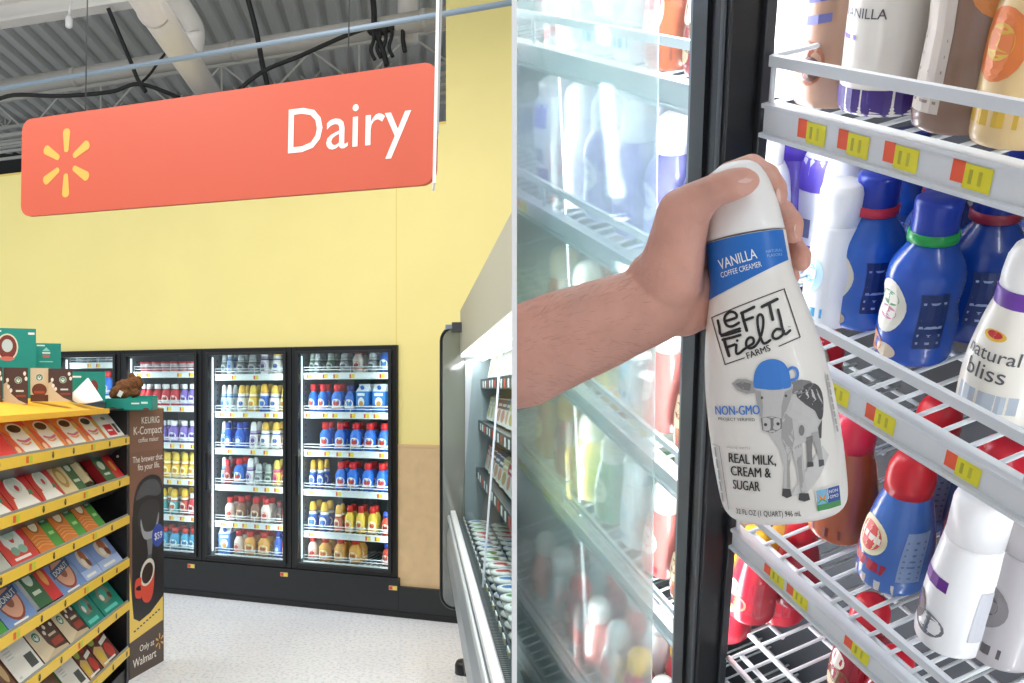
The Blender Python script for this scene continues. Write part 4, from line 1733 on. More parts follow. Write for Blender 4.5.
TAGS = (((822, 128), (864, 138.7), (912, 151.5), (983, 171.7)), ((845, 387), (890, 413), (973, 462)), ((782, 570), (805, 592), (865, 644)))
SL = [sum(rq(a, b)[1] for a, b in T_) / len(T_) for T_ in TAGS]
SL += [rq(590, 533)[1], rq(560, 650)[1]]
SL += [SL[4] - .25]
z3b = rq(726, 652)[1]
s_end = -1.12
s_gl = s_end
FD = -.05
s_mul1 = rq(752, 341, 0)[0]
s_sash = rq(683, 341, FD)[0]
s_mul0 = s_sash + .022
print('RIGHT', z3b, SL, s_end, s_gl, s_mul0, s_mul1, s_sash)
T0, T1 = -1.75, .8
t = thing('wall_cooler', 'tall cooler with open right bay and closed hazy left glass door, behind the hand', 'cooler', RM)
m = MB()
inner = mat('#b4b8bb', .55)
m.box(s_end, .50, .44, .47, T0, T1, mat('#4a4c52', .6))
m.box(s_end - .0, s_end + .02, -.02, .47, T0, T1, inner)
m.box(.48, .50, -.02, .47, T0, T1, inner)
m.box(s_end, .50, -.02, .47, T1, T1 + .02, inner)
m.box(s_end, .50, -.02, .47, T0 - .02, T0, inner)
m.build('cabinet', t)
m = MB()
m.box(s_mul0, s_mul1 - .006, FD + .004, -.012, T0, T1, blk2)
m.box(s_mul0 + .004, s_mul1, -.012, .0, T0, T1, mat('#26292c', .4))
m.box(s_mul1 - .018, s_mul1 - .012, FD + .001, FD + .004, T0, T1, mat('#3c4044', .35))
m.build('mullion', t, .004)
m = MB()
mx_ = s_mul1 - .042
m.box(mx_ - .012, mx_ + .010, .0, .010, T0, T1, mat('#eef4ff', .5, emit=4))
m.build('light_strip', t)
dr = MB()
dr.box(s_sash, s_mul0, FD, -.02, T0, T1, mat('#202326', .35))
dr.box(s_sash - .006, s_sash, FD + .002, -.024, T0, T1, mat('#7b8488', .35))
dr.box(s_gl, s_mul0, FD, -.02, T1 - .05, T1, blk)
dr.box(s_gl, s_mul0, FD, -.02, T0, T0 + .05, blk)
door_r = dr.build('door', t)
m = MB()
m.box(s_gl, s_sash - .004, -.040, -.034, T0 + .05, T1 - .05, glass_mat('clear pane', '#eef4f4', .04, .02))
m.build('glass_pane', door_r)
s_haze = rq(655, 341, -.033)[0]
m = MB()
m.box(s_gl, s_haze, -.0332, -.0318, T0 + .05, T1 - .05, glass_mat('painted haze', '#f8fbfb', .03, .1, haze=HAZE_A, haze_rough=HAZE_R, veil=HAZE_V))  # white veil and blur imitate reflected store light and defocus on this pane
m.build('painted_haze_film', door_r)

rail_b = mat('#dfe2e4', .35)
for k, z in enumerate(SL):
    for bay, (x0, x1) in enumerate(((s_end + .02, s_mul0 - .005), (s_mul1 + .006, .46))):
        m = MB()
        if bay == 1 and k == 3:
            z = z3b
        n = int((x1 - x0) / .028)
        for q in range(n + 1):
            x = x0 + (x1 - x0) * q / n
            m.tube([(x, .0, z - .004), (x, .42, z - .004)], .0024, wire_w, 6)
        for y in (.02, .14, .28, .41):
            m.tube([(x0, y, z - .009), (x1, y, z - .009)], .0036, wire_w, 6)
        if not (bay == 1 and k >= 3):
            # moulded price rail
            m.box(x0, x1, -.012, -.004, z - .013, z + .011, rail_b)
            m.box(x0, x1, -.016, -.0, z + .011, z + .015, wire_w)
            m.box(x0, x1, -.017, -.004, z - .017, z - .013, wire_w)
            m.box(x0, x1, -.011, -.005, z + .048, z + .058, wire_w)
            for q in range(3):
                x = x0 + .004 + (x1 - x0 - .008) * q / 2
                m.tube([(x, -.008, z), (x, -.008, z + .056)], .0026, wire_w, 6)
            m.tube([(x0, -.008, z + .056), (x0, .4, z + .056)], .0026, wire_w, 6)
        else:
            m.tube([(x0, -.004, z + .0), (x1, -.004, z + .0)], .0045, wire_w, 8)
            m.tube([(x0, .03, z + .03), (x1, .03, z + .03)], .0035, wire_w, 8)
        sh_ = m.build('wire_shelf', t)
        if not (bay == 1 and k >= 3):
            if bay == 1 and k < 3:
                ss = [rq(a, b)[0] for a, b in TAGS[k]] + [.2, .3]
            else:
                rr = random.Random(k)
                ss = [x0 + .05 + q * .1 + rr.random() * .05 for q in range(4)]
            mp = flat((0, -.012, 0), (1, 0, 0), (0, 0, 1), (0, -1, 0), .0006)
            for s in ss:
                m = MB()
                zz = z - .001
                m.rect(s - .016, s - .005, zz - .007, zz + .010, mat('#ea5a33', .5), mp)
                m.rect(s - .005, s + .018, zz - .010, zz + .009, mat('#e6dc2a', .5), mp)
                m.rect(s - .001, s + .002, zz - .006, zz + .005, mat('#b0a82a', .5), mp)
                m.rect(s + .007, s + .010, zz - .006, zz + .005, mat('#c0b830', .5), mp)
                m.build('price_tag', sh_)


bpy.context.view_layer.update()


def clip(ob):
    """trim a part flush against the partition"""
    b_ = bmesh.new()
    b_.from_mesh(ob.data)
    b_.transform(ob.matrix_world)
    bmesh.ops.bisect_plane(b_, geom=b_.verts[:] + b_.edges[:] + b_.faces[:], plane_co=CAMP + pn_ * .0018, plane_no=-pn_, clear_outer=True)
    b_.transform(ob.matrix_world.inverted())
    b_.to_mesh(ob.data)
    b_.free()


def walk(o):
    for c in kids(o):
        yield c
        yield from walk(c)


for c in list(walk(t)):
    clip(c)


# ---- bottles in the cooler
def rmap(r_of):
    """print on a round bottle: a = arc length from the front line, b = height"""
    def mp(a, b, k=0):
        r = r_of(b)
        an = a / max(r, .01)
        return Vector(((r + .0005 + k * .0002) * math.sin(an), -(r + .0005 + k * .0002) * math.cos(an), b))
    return mp


def prof_r(prof):
    def f(z):
        for (r0, z0), (r1, z1) in zip(prof[:-1], prof[1:]):
            if z0 <= z <= z1:
                return r0 + (r1 - r0) * (z - z0) / max(1e-6, z1 - z0)
        return prof[-1][0] if z > prof[-1][1] else prof[0][0]
    return f


def dense(prof, n=4):
    return [tuple(p) for p in smooth_path([tuple(q) for q in prof], n)]


def big(kind):
    K = BIG[kind]
    S = K.get('scale', 1)
    prof = [(r * S, z * S) for r, z in dense(K['body'])]
    bm_ = mat(K['col'], K.get('rough', .25), spec=.6, coat=K.get('coat', .3))

    def mk(t):
        m = MB()
        m.lathe(prof, bm_, 28)
        bo = m.build('body', t)
        m = MB()
        m.lathe([(r * S, z * S) for r, z in K['cap']], mat(K['capcol'], .3), 28)
        m.build('cap', t)
        if 'ring' in K:
            m = MB()
            m.lathe([(r * S, z * S) for r, z in K['ring']], mat(K['ringcol'], .35), 28)
            m.build('neck_band', t)
        m = MB()
        fr = prof_r(prof)
        K['art'](m, rmap(fr), S)
        if m.v:
            m.build('label_print', t)
        return t
    return mk


B_JUG = [(.034, 0), (.0405, .006), (.042, .02), (.042, .05), (.0385, .075), (.041, .10), (.038, .122), (.027, .142), (.0205, .152), (.02, .160)]
C_TALL = [(.0235, .160), (.0245, .162), (.0235, .180), (.0245, .196), (.024, .2), (.02, .203), (.008, .204)]
R_NECK = [(.021, .150), (.0265, .152), (.0265, .162), (.023, .165)]
B_SHAPE = [(.035, 0), (.041, .006), (.0425, .02), (.0425, .055), (.039, .085), (.0335, .115), (.0285, .135), (.0265, .148)]
C_DOME = [(.027, .147), (.0272, .165), (.0255, .182), (.021, .194), (.014, .200), (.004, .202)]
B_SLIM = [(.032, 0), (.036, .005), (.0365, .03), (.0355, .08), (.032, .12), (.029, .15)]
C_SLIM = [(.0285, .15), (.0285, .195), (.026, .204), (.022, .206), (.005, .2065)]


def a_blue(oval, accents):
    def f(m, mp, S):
        m.ell((-.012 * S, .075 * S), .024 * S, .034 * S, mat('#eae6d8', .4), mp, 24, 2)
        m.ell((-.012 * S, .085 * S), .015 * S, .010 * S, mat(accents[0], .4), mp, 16, 1)
        m.ell((-.012 * S, .066 * S), .014 * S, .008 * S, mat(accents[1], .4), mp, 16, 1)
        m.rect(.026 * S, .056 * S, .03 * S, .1 * S, mat('#0f2f70', .45), mp, 2)
        for q in range(6):
            m.rect(.029 * S, .053 * S, (.036 + q * .01) * S, (.039 + q * .01) * S, mat('#9fb4d8', .5), mp, 1)
        m.ell((-.03 * S, .022 * S), .02 * S, .014 * S, mat(accents[2], .4), mp, 16, 1)
        m.ell((-.004 * S, .018 * S), .014 * S, .01 * S, mat('#d8c8b0', .4), mp, 16, 1)
    return f


def a_bliss(m, mp, S):
    m.ell((-.008 * S, .105 * S), .012 * S, .006 * S, mat('#e6b93c', .4), mp, 16, 1)
    m.ell((-.008 * S, .106 * S), .008 * S, .004 * S, mat('#c8323a', .4), mp, 16, 1)
    g = mat('#5c5a5e', .5)
    m.txt('natural', -.036 * S, .078 * S, .021 * S, g, mp, 'L', .004)
    m.txt('bliss', -.030 * S, .056 * S, .026 * S, g, mp, 'L', .004)
    m.rect(-.034 * S, .03 * S, .02 * S, .042 * S, mat('#b9c2cb', .5), mp, 2)
    m.rect(.04 * S, .062 * S, .03 * S, .09 * S, mat('#c8c8cc', .5), mp, 2)


def a_mate(m, mp, S):
    m.rect(-.05 * S, .03 * S, .006 * S, .022 * S, mat('#d8d2cc', .45), mp, 2)
    m.ell((-.014 * S, .082 * S), .026 * S, .027 * S, mat('#f0e6c0', .4), mp, 24, 2)
    m.ell((-.014 * S, .082 * S), .019 * S, .02 * S, mat('#d84a4a', .4), mp, 20, 2)
    m.rect(-.03 * S, .004 * S, .077 * S, .086 * S, mat('#f6efe4', .4), mp, 2)
    m.poly([(-.05 * S, .034 * S), (.014 * S, .034 * S), (.018 * S, .05 * S), (-.046 * S, .05 * S)], mat('#b3263a', .4), mp, 2)
    m.rect(.03 * S, .058 * S, .03 * S, .105 * S, mat('#8fa6cc', .45), mp, 2)
    for q in range(7):
        m.rect(.033 * S, .055 * S, (.036 + q * .009) * S, (.039 + q * .009) * S, mat('#5a76a8', .5), mp, 1)


def a_orange(m, mp, S):
    m.ell((-.01 * S, .075 * S), .027 * S, .033 * S, mat('#efe0c2', .4), mp, 24, 2)
    m.poly([(-.03 * S, .072 * S), (.012 * S, .076 * S), (.012 * S, .088 * S), (-.03 * S, .084 * S)], mat('#d0445c', .4), mp, 2)
    m.ell((-.01 * S, .056 * S), .016 * S, .008 * S, mat('#c88a4a', .4), mp, 16, 1)
    m.rect(-.05 * S, .03 * S, .014 * S, .03 * S, mat('#7a2e1c', .45), mp, 2)


def a_silk(m, mp, S):
    m.rect(-.045 * S, .0 * S, .088 * S, .103 * S, mat('#6a2a8e', .4), mp, 2)
    m.ell((-.03 * S, .05 * S), .012 * S, .02 * S, mat('#3a3a40', .4), mp, 16, 1)
    m.ell((-.012 * S, .036 * S), .02 * S, .016 * S, mat('#77787c', .4), mp, 16, 1)
    m.rect(-.036 * S, -.03 * S, .045 * S, .06 * S, mat('#7a4a9a', .4), mp, 1)
    m.rect(.03 * S, .05 * S, .03 * S, .1 * S, mat('#c9cad0', .45), mp, 2)


def a_vanilla(m, mp, S):
    m.poly([(-.04 * S, .142 * S), (.012 * S, .138 * S), (.014 * S, .158 * S), (-.03 * S, .165 * S)], mat('#d8323c', .4), mp, 2)
    m.txt('VANILLA', -.026 * S, .088 * S, .0125 * S, mat('#56525c', .5), mp, 'L', .004)
    m.rect(-.036 * S, -.004 * S, .069 * S, .073 * S, mat('#5c3a9e', .4), mp, 1)
    m.rect(-.06 * S, .06 * S, .001 * S, .026 * S, mat('#46307c', .4), mp, 3)


def a_latte(m, mp, S):
    m.rect(-.034 * S, .0 * S, .018 * S, .15 * S, mat('#c9bdb2', .45), mp, 2)
    for q in range(9):
        m.rect(-.031 * S, -.003 * S, (.026 + q * .0125) * S, (.0285 + q * .0125) * S, mat('#8a7a70', .5), mp, 1)
    m.ell((.032 * S, .12 * S), .024 * S, .026 * S, mat('#d88a4a', .4), mp, 20, 2)
    m.poly([(.014 * S, .112 * S), (.054 * S, .118 * S), (.054 * S, .128 * S), (.014 * S, .122 * S)], mat('#2c3a78', .4), mp, 2)


def a_stok(m, mp, S):
    m.ell((-.004 * S, .165 * S), .022 * S, .018 * S, mat('#1f4a86', .4), mp, 20, 2)
    m.ell((-.004 * S, .168 * S), .015 * S, .008 * S, mat('#a9c4e0', .4), mp, 16, 1)
    m.poly([(-.03 * S, .09 * S), (.022 * S, .1 * S), (.022 * S, .112 * S), (-.03 * S, .104 * S)], mat('#5a5a9a', .4), mp, 2)
    m.poly([(-.03 * S, .07 * S), (.022 * S, .08 * S), (.022 * S, .088 * S), (-.03 * S, .08 * S)], mat('#6a6aa4', .4), mp, 2)
    m.ell((.0, .04 * S), .02 * S, .022 * S, mat('#8a4a2c', .4), mp, 16, 1)
    m.ell((.004 * S, .035 * S), .012 * S, .012 * S, mat('#4a2418', .4), mp, 16, 1)


def a_purple(m, mp, S):
    m.rect(-.03 * S, .02 * S, .12 * S, .16 * S, mat('#6a58d0', .4), mp, 2)
    m.rect(-.03 * S, .02 * S, .02 * S, .05 * S, mat('#6e4fb4', .4), mp, 2)
    m.rect(-.012 * S, .012 * S, .06 * S, .085 * S, mat('#7a82a8', .4), mp, 1)


def a_red(m, mp, S):
    m.ell((-.01 * S, .08 * S), .016 * S, .016 * S, mat('#e8dcd0', .4), mp, 16, 1)
    m.ell((.0 * S, .05 * S), .02 * S, .018 * S, mat('#8a5a3a', .4), mp, 16, 1)
    m.ell((-.016 * S, .03 * S), .014 * S, .012 * S, mat('#e0c8a0', .4), mp, 16, 1)
    m.rect(.018 * S, .044 * S, .03 * S, .1 * S, mat('#a8283a', .4), mp, 1)


def a_plain(c1, c2):
    def f(m, mp, S):
        m.ell((-.008 * S, .08 * S), .024 * S, .028 * S, mat(c1, .4), mp, 20, 2)
        m.ell((-.008 * S, .082 * S), .014 * S, .014 * S, mat(c2, .4), mp, 16, 1)
        m.rect(-.04 * S, .02 * S, .018 * S, .032 * S, mat(c2, .4), mp, 2)
    return f


BIG = {
    'blue_red': dict(body=B_JUG, cap=C_TALL, ring=R_NECK, col='#1f63c4', capcol='#1b36a4', ringcol='#cf3048', art=a_blue(0, ('#c8504a', '#4a8ac0', '#7a3a24'))),
    'blue_green': dict(body=B_JUG, cap=C_TALL, ring=R_NECK, col='#1450b8', capcol='#17359c', ringcol='#1f9a4a', art=a_blue(0, ('#4a9a5a', '#c87a9a', '#b86a34'))),
    'blue_dark': dict(body=B_JUG, cap=C_TALL, ring=R_NECK, col='#123f96', capcol='#122a86', ringcol='#8a2438', art=a_blue(0, ('#5a7ab8', '#3a62a8', '#3a3a6a'))),
    'bliss': dict(body=B_SHAPE, cap=C_DOME, ring=[(.0275, .132), (.0288, .134), (.0282, .15), (.0275, .152)], col='#efe9dc', capcol='#f4f2ee', ringcol='#6a3a9a', art=a_bliss, rough=.35),
    'mate': dict(body=B_SHAPE, cap=C_DOME, col='#3d6fc0', capcol='#cf1f2c', art=a_mate),
    'mate_orange': dict(body=B_SHAPE, cap=C_DOME, col='#b0552c', capcol='#d8304a', art=a_orange),
    'silk': dict(body=B_SLIM, cap=C_SLIM, col='#f3f2f2', capcol='#f6f5f5', art=a_silk, rough=.35),
    'vanilla': dict(body=[(.036, 0), (.041, .005), (.042, .03), (.042, .1), (.039, .14), (.03, .17), (.025, .18)], cap=[(.026, .18), (.026, .205), (.02, .21), (.005, .211)],
                    col='#ece6dc', capcol='#d6303c', art=a_vanilla, rough=.35),
    'latte': dict(body=[(.036, 0), (.04, .005), (.041, .03), (.038, .09), (.041, .13), (.036, .165), (.026, .185)], cap=[(.026, .185), (.026, .205), (.02, .21), (.005, .211)],
                  col='#8c6f5e', capcol='#e8e4e0', art=a_latte),
    'stok': dict(body=[(.034, 0), (.038, .005), (.039, .1), (.036, .165), (.026, .185)], cap=[(.026, .185), (.026, .205), (.02, .21), (.005, .211)], col='#b48f78', capcol='#3a3030',
                 art=a_stok),
    'orange_white': dict(body=B_SLIM, cap=C_SLIM, col='#e8c890', capcol='#f0e8d8', art=a_plain('#e07a3a', '#d8b040'), rough=.35),
    'purple_white': dict(body=[(.036, 0), (.039, .005), (.04, .1), (.036, .15), (.028, .17)], cap=[(.027, .17), (.027, .19), (.02, .196), (.005, .197)], col='#e9ebf6', capcol='#f2f2f6',
                         art=a_purple, rough=.35),
    'purple': dict(body=B_SHAPE, cap=C_DOME, col='#6c58c0', capcol='#6a4fd0', art=a_plain('#b8aee4', '#4a3a98')),
    'white_tall': dict(body=B_SLIM, cap=C_SLIM, col='#eef2f6', capcol='#f6f8fa', art=a_plain('#bfe0f0', '#4aa0d0'), rough=.35),
    'grey': dict(body=B_SLIM, cap=C_SLIM, col='#b9b4b6', capcol='#c4bfc0', art=a_plain('#8a8486', '#5a5456'), rough=.4),
    'red_yellow': dict(body=B_SHAPE, cap=C_DOME, col='#b82434', capcol='#e6b02a', art=a_red),
    'red_red': dict(body=B_SHAPE, cap=C_DOME, col='#a82032', capcol='#d22234', art=a_red),
    'white_pur': dict(body=B_JUG, cap=C_DOME, col='#7a74b8', capcol='#f4f2f6', art=a_plain('#dcd8ec', '#54489a')),
    'lilac': dict(body=B_JUG, cap=C_DOME, col='#a39cd0', capcol='#f0eef4', art=a_plain('#e8e4f0', '#7468b0')),
    'white_red': dict(body=B_SHAPE, cap=C_DOME, col='#e9e2e0', capcol='#f0eeee', art=a_plain('#e8a0a0', '#d83a40'), rough=.35),
    'yellow': dict(body=B_JUG, cap=C_DOME, col='#e0c860', capcol='#f0ead0', art=a_plain('#f4ecc8', '#c8a030')),
    'green': dict(body=B_SHAPE, cap=C_DOME, col='#6f9a70', capcol='#e8e8dc', art=a_plain('#dfe8d0', '#3f7a48')),
    'pinkred': dict(body=B_SHAPE, cap=C_DOME, col='#d87a72', capcol='#e8e0dc', art=a_plain('#f0e0d8', '#c8343c')),
    'amber': dict(body=B_SHAPE, cap=C_DOME, col='#c8703c', capcol='#f0e2c0', art=a_plain('#f0dcb0', '#a84420')),
}


def put(kind, s, d, k, label, rot=0, sc=1.0, lift=0.0, group='bottles in the open cooler bay'):
    BIG[kind]['scale'] = 1
    d = d + .025 if group == 'bottles in the open cooler bay' else d
    if group == 'bottles in the open cooler bay':
        sc *= .97
    M = RM @ Matrix.Translation((s, d, (z3b if k == 3 and group == 'bottles in the open cooler bay' else SL[k]) + lift)) @ Matrix.Rotation(rot, 4, 'Z') @ Matrix.Diagonal((sc, sc, sc, 1))
    return spawn('big_' + kind, big(kind), M, 'creamer_bottle', label, 'bottle', group)


def sp(px, py, d):
    return rq(px, py, d + .025)[0]


# open bay, shelf by shelf
put('purple_white', sp(788, 60, .055), .055, 0, 'white bottle with purple patches beside the black door post, top shelf', sc=1.0)
put('stok', sp(838, 60, .055), .055, 0, 'light brown bottle with round blue emblem, top shelf of open bay')
put('vanilla', sp(893, 50, .055), .055, 0, 'white vanilla bottle with red patch and purple base, top shelf')
put('latte', sp(972, 70, .055), .055, 0, 'brown bottle with long pale nutrition panel, top shelf of open bay', .2)
put('orange_white', sp(1030, 90, .05), .05, 0, 'pale orange bottle cut off by the right edge, top shelf')
for q, (s, kd) in enumerate(((-.19, 'stok'), (-.10, 'vanilla'), (-.01, 'latte'), (.08, 'latte'), (.17, 'orange_white'))):
    put(kd, s, .155, 0, ('light brown bottle', 'white bottle', 'brown bottle', 'dark brown bottle', 'pale orange bottle')[q] + ' in the back row, top shelf of open bay, %s from left' % ORD[q])
put('white_tall', sp(838, 235, .06), .06, 1, 'slim white bottle brightly lit beside the door post, middle shelf', sc=.80)
put('purple', sp(790, 200, .12), .12, 1, 'purple bottle with domed purple cap just right of the fingers')
put('blue_red', sp(868, 260, .085), .085, 1, 'blue bottle with red neck ring and navy cap, middle shelf', .1, .86)
put('blue_green', sp(921, 300, .072), .072, 1, 'blue bottle with green neck ring and pale oval label, middle shelf', .05, .86)
put('blue_dark', sp(935, 250, .16), .16, 1, 'dark blue bottle standing behind the green-ringed blue bottle', .3, .86)
put('blue_dark', sp(985, 260, .15), .15, 1, 'dark blue bottle behind the white purple-ringed bottle', -.2, .86)
put('blue_dark', sp(893, 235, .20), .20, 1, 'dark blue bottle behind the red-ringed blue bottle', -.2, .86)
put('bliss', sp(1022, 320, .055), .055, 1, 'white bottle with purple neck band at the right edge, middle shelf', .25, .86)
put('blue_dark', .15, .08, 1, 'dark blue bottle just beyond the right edge of the middle shelf', 0, .86)
put('blue_dark', sp(1010, 240, .25), .25, 1, 'farthest dark blue bottle at the right of the middle shelf', 0, .86)
put('mate_orange', sp(845, 490, .085), .085, 2, 'orange brown bottle with red cap and cream label, third shelf', .1, .93)
put('mate', sp(902, 520, .075), .075, 2, 'blue bottle with glossy red domed cap and red banner, third shelf', .1, .93)
put('silk', sp(968, 570, .06), .06, 2, 'slim white bottle with a purple band, third shelf', .2, 1.0)
put('grey', sp(1020, 590, .09), .09, 2, 'greyish white bottle at right edge behind slim white bottle, third shelf', 0, 1.0)
put('red_red', sp(812, 450, .19), .19, 2, 'dark red bottle in shadow behind the orange brown bottle', 0, .93)
put('red_red', sp(985, 520, .17), .17, 2, 'dark red bottle in shadow behind the slim white bottle', 0, .93)
put('mate', sp(925, 480, .18), .18, 2, 'blue bottle hidden behind the red-capped blue bottle, third shelf', 0, .93)
put('red_yellow', sp(752, 590, .055), .055, 3, 'red bottle with yellow cap beside the black door post, lowest visible shelf', .2, .85)
put('red_red', sp(792, 605, .13), .13, 3, 'dark red bottle behind the yellow-capped red bottle, lowest visible shelf', 0, .85)
put('red_red', sp(853, 700, .085), .085, 3, 'red-capped bottle under the third shelf price rail, left one', 0, .88)
put('red_red', sp(880, 730, .06), .06, 3, 'red-capped bottle under the third shelf price rail, right one', 0, .8)
# closed bay behind the hazy pane
LB_ = [(['white_red', 'white_tall', 'white_tall', 'mate_orange', 'red_red', 'purple_white'], 'top'),
       (['white_red', 'lilac', 'white_pur', 'white_pur', 'white_pur', 'purple_white'], 'second'),
       (['green', 'yellow', 'white_tall', 'pinkred', 'amber', 'amber'], 'third'),
       (['yellow', 'green', 'white_tall', 'pinkred', 'amber', 'red_yellow'], 'fourth'),
       (['pinkred', 'white_red', 'red_yellow', 'pinkred', 'white_tall', 'red_red'], 'fifth')]
BW = {'white_red': 'white and pink bottle', 'white_tall': 'slim white bottle', 'mate_orange': 'orange brown bottle', 'red_red': 'dark red bottle', 'purple_white': 'white and purple bottle',
      'white_pur': 'purple bottle with white cap', 'lilac': 'lilac bottle with white cap', 'yellow': 'yellow bottle', 'green': 'green bottle', 'pinkred': 'salmon red bottle', 'amber': 'amber bottle',
      'red_yellow': 'red bottle with yellow cap'}
for k, (kinds, wd) in enumerate(LB_):
    todo = []
    for q in range(9):
        kd = kinds[(q - 3) % len(kinds)] if q < 3 else kinds[q - 3]
        s = s_mul0 - .056 - (8 - q) * .0795
        if all(((RO + RX * (s - .045) + RY * d_ + RU * (SL[k] + h_)) - CAMP).dot(pn_) > .003 for d_ in (.03, .11) for h_ in (0, .19)):
            todo.append((kd, s))
    for n_, (kd, s) in enumerate(todo):
        put(kd, s, .07, k, '%s, %s from left, %s shelf behind the hazy door' % (BW[kd], ORD[n_], wd), R.uniform(-.2, .2), .93, group='bottles behind the hazy cooler door')
        put(kd, s + .01, .165, k, 'back-row %s, %s from left, %s shelf behind hazy door' % (BW[kd], ORD[n_], wd), R.uniform(-.2, .2), .93, group='bottles behind the hazy cooler door')

# cooler lamps along the door post and at the far right
for s, d, dirv, p in ((s_mul1 - .046, .022, (.7, .7, 0), 1.3), (s_sash + .006, -.012, (-.78, .62, 0), 9.0), (s_sash - .42, .03, (.5, .8, 0), 6.0), (.46, .02, (-.8, .6, 0), 3.5)):
    dv = Vector(dirv).normalized()
    Z = -dv
    Y = Vector((0, 0, 1))
    area('cooler_lamp_and_fill', RM @ frame((s, d, -.2), Y.cross(Z), Y, Z), .02, 1.7, p * LAMP_K, (.92, .96, 1))

Z = Vector((0, .25, 1)).normalized()
X = Vector((1, 0, 0))
area('cooler_lamp_and_fill', RM @ frame((-.52, .06, .62), X, Z.cross(X), Z), .55, .08, 5, (1, .985, .96))  # fill light added above the view to brighten the hazy bay

# ---- the bottle in the hand
BD = .60
KX, KZ = .000706 / 1.075, .000706
top_, bot_ = at(734, 162, BD), at(786, 517, BD)
ez = (top_ - bot_).normalized()
vw = ((top_ + bot_) / 2 - CAMP).normalized()
ey = (vw - ez * vw.dot(ez)).normalized()
ex = ey.cross(ez)
HB = frame(bot_, ex, ey, ez)
LT = 359.0
half = [(0, 2), (2, 14), (5, 20), (10, 25), (24, 31.5), (48, 37), (74, 39.6)]
bodyh = [(77, 40.2), (90, 40.6), (105, 41), (120, 42), (130, 44.4), (145, 48.3), (160, 52), (180, 56.3), (200, 59.6), (225, 62.4), (250, 64), (290, 64.8), (320, 63.8), (340, 62), (350, 58), (356, 51), (359, 40)]
t = thing('creamer_bottle', 'white vanilla creamer bottle with printed cow, held up by the hand', 'bottle', HB)
hp = sorted([(h * KX, (LT - a) * KZ) for a, h in bodyh], key=lambda p: p[1])
cp = sorted([(h * KX, (LT - a) * KZ) for a, h in half], key=lambda p: p[1])
plast = mat('#eee9e1', .32, spec=.5, coat=.25)
m = MB()
m.lathe(hp[:1] + dense(hp, 3), plast, 56)
m.build('body', t)
m = MB()
m.lathe([(cp[0][0] - .0006, cp[0][1] - .001)] + dense(cp, 3), mat('#f1efec', .3, coat=.3), 56)
for i in range(0):
    pass
m.build('cap', t)
fr = prof_r(hp)
ax = Vector((.145, .989))
ax.normalize()


def mpi(a, b, k=0):
    """print given in image units, laid on the round wall of the bottle"""
    dx, dy = a - 734, -b - 162
    al = ax.x * dx + ax.y * dy
    q = ax.y * dx - ax.x * dy
    z = (LT - al) * KZ
    r = fr(z) + .00035 + k * .00012
    x = max(-r * .998, min(r * .998, q * KX))
    return Vector((x, -math.sqrt(r * r - x * x), z))


def zz(sc, x0, y0, pts):
    return [(x0 + x / sc, -(y0 + y / sc)) for x, y in pts]


Z3 = lambda *p: zz(2.629, 690, 280, p)
Z7 = lambda *p: zz(5.254, 700, 280, p)
Z2 = lambda *p: zz(3.418, 690, 140, p)
# blue neck label wraps round the left side
bl_ = mat('#1f6cc0', .35)
m = MB()
vs, fs = [], []
N1, N2 = 40, 8
for i in range(N1 + 1):
    th = math.radians(-150 + (150 + 66) * i / N1)
    for j in range(N2 + 1):
        q = 42 * math.sin(th) if th > -PI / 2 else -42
        ab = 107.5 + (37.6 - q) * .325
        al = 77.5 + (ab - 77.5) * j / N2
        z = (LT - al) * KZ
        r = fr(z) + .0003
        vs.append((r * math.sin(th), -r * math.cos(th), z))
for i in range(N1):
    for j in range(N2):
        k = i * (N2 + 1) + j
        fs.append((k, k + 1, k + N2 + 2, k + N2 + 1))
m.add(vs, fs, bl_, True)
ink = mat('#1c1b1d', .45)
blu = mat('#3f7fd0', .4)
wht = mat('#f3f1ec', .4)
m.k = .5
m.txt('VANILLA', *Z2((106, 449))[0], 14.5, wht, mpi, 'L', .008, rot=.255, wx=.66)
m.txt('COFFEE CREAMER', *Z2((110, 476))[0], 7.6, wht, mpi, 'L', .004, rot=.235, wx=.66)
m.txt('NATURAL', *Z2((258, 400))[0], 4.0, mat('#8fb4e0', .4), mpi, 'L', 0, rot=.14, wx=.9)
m.txt('FLAVORS', *Z2((262, 414))[0], 4.0, mat('#8fb4e0', .4), mpi, 'L', 0, rot=.14, wx=.9)
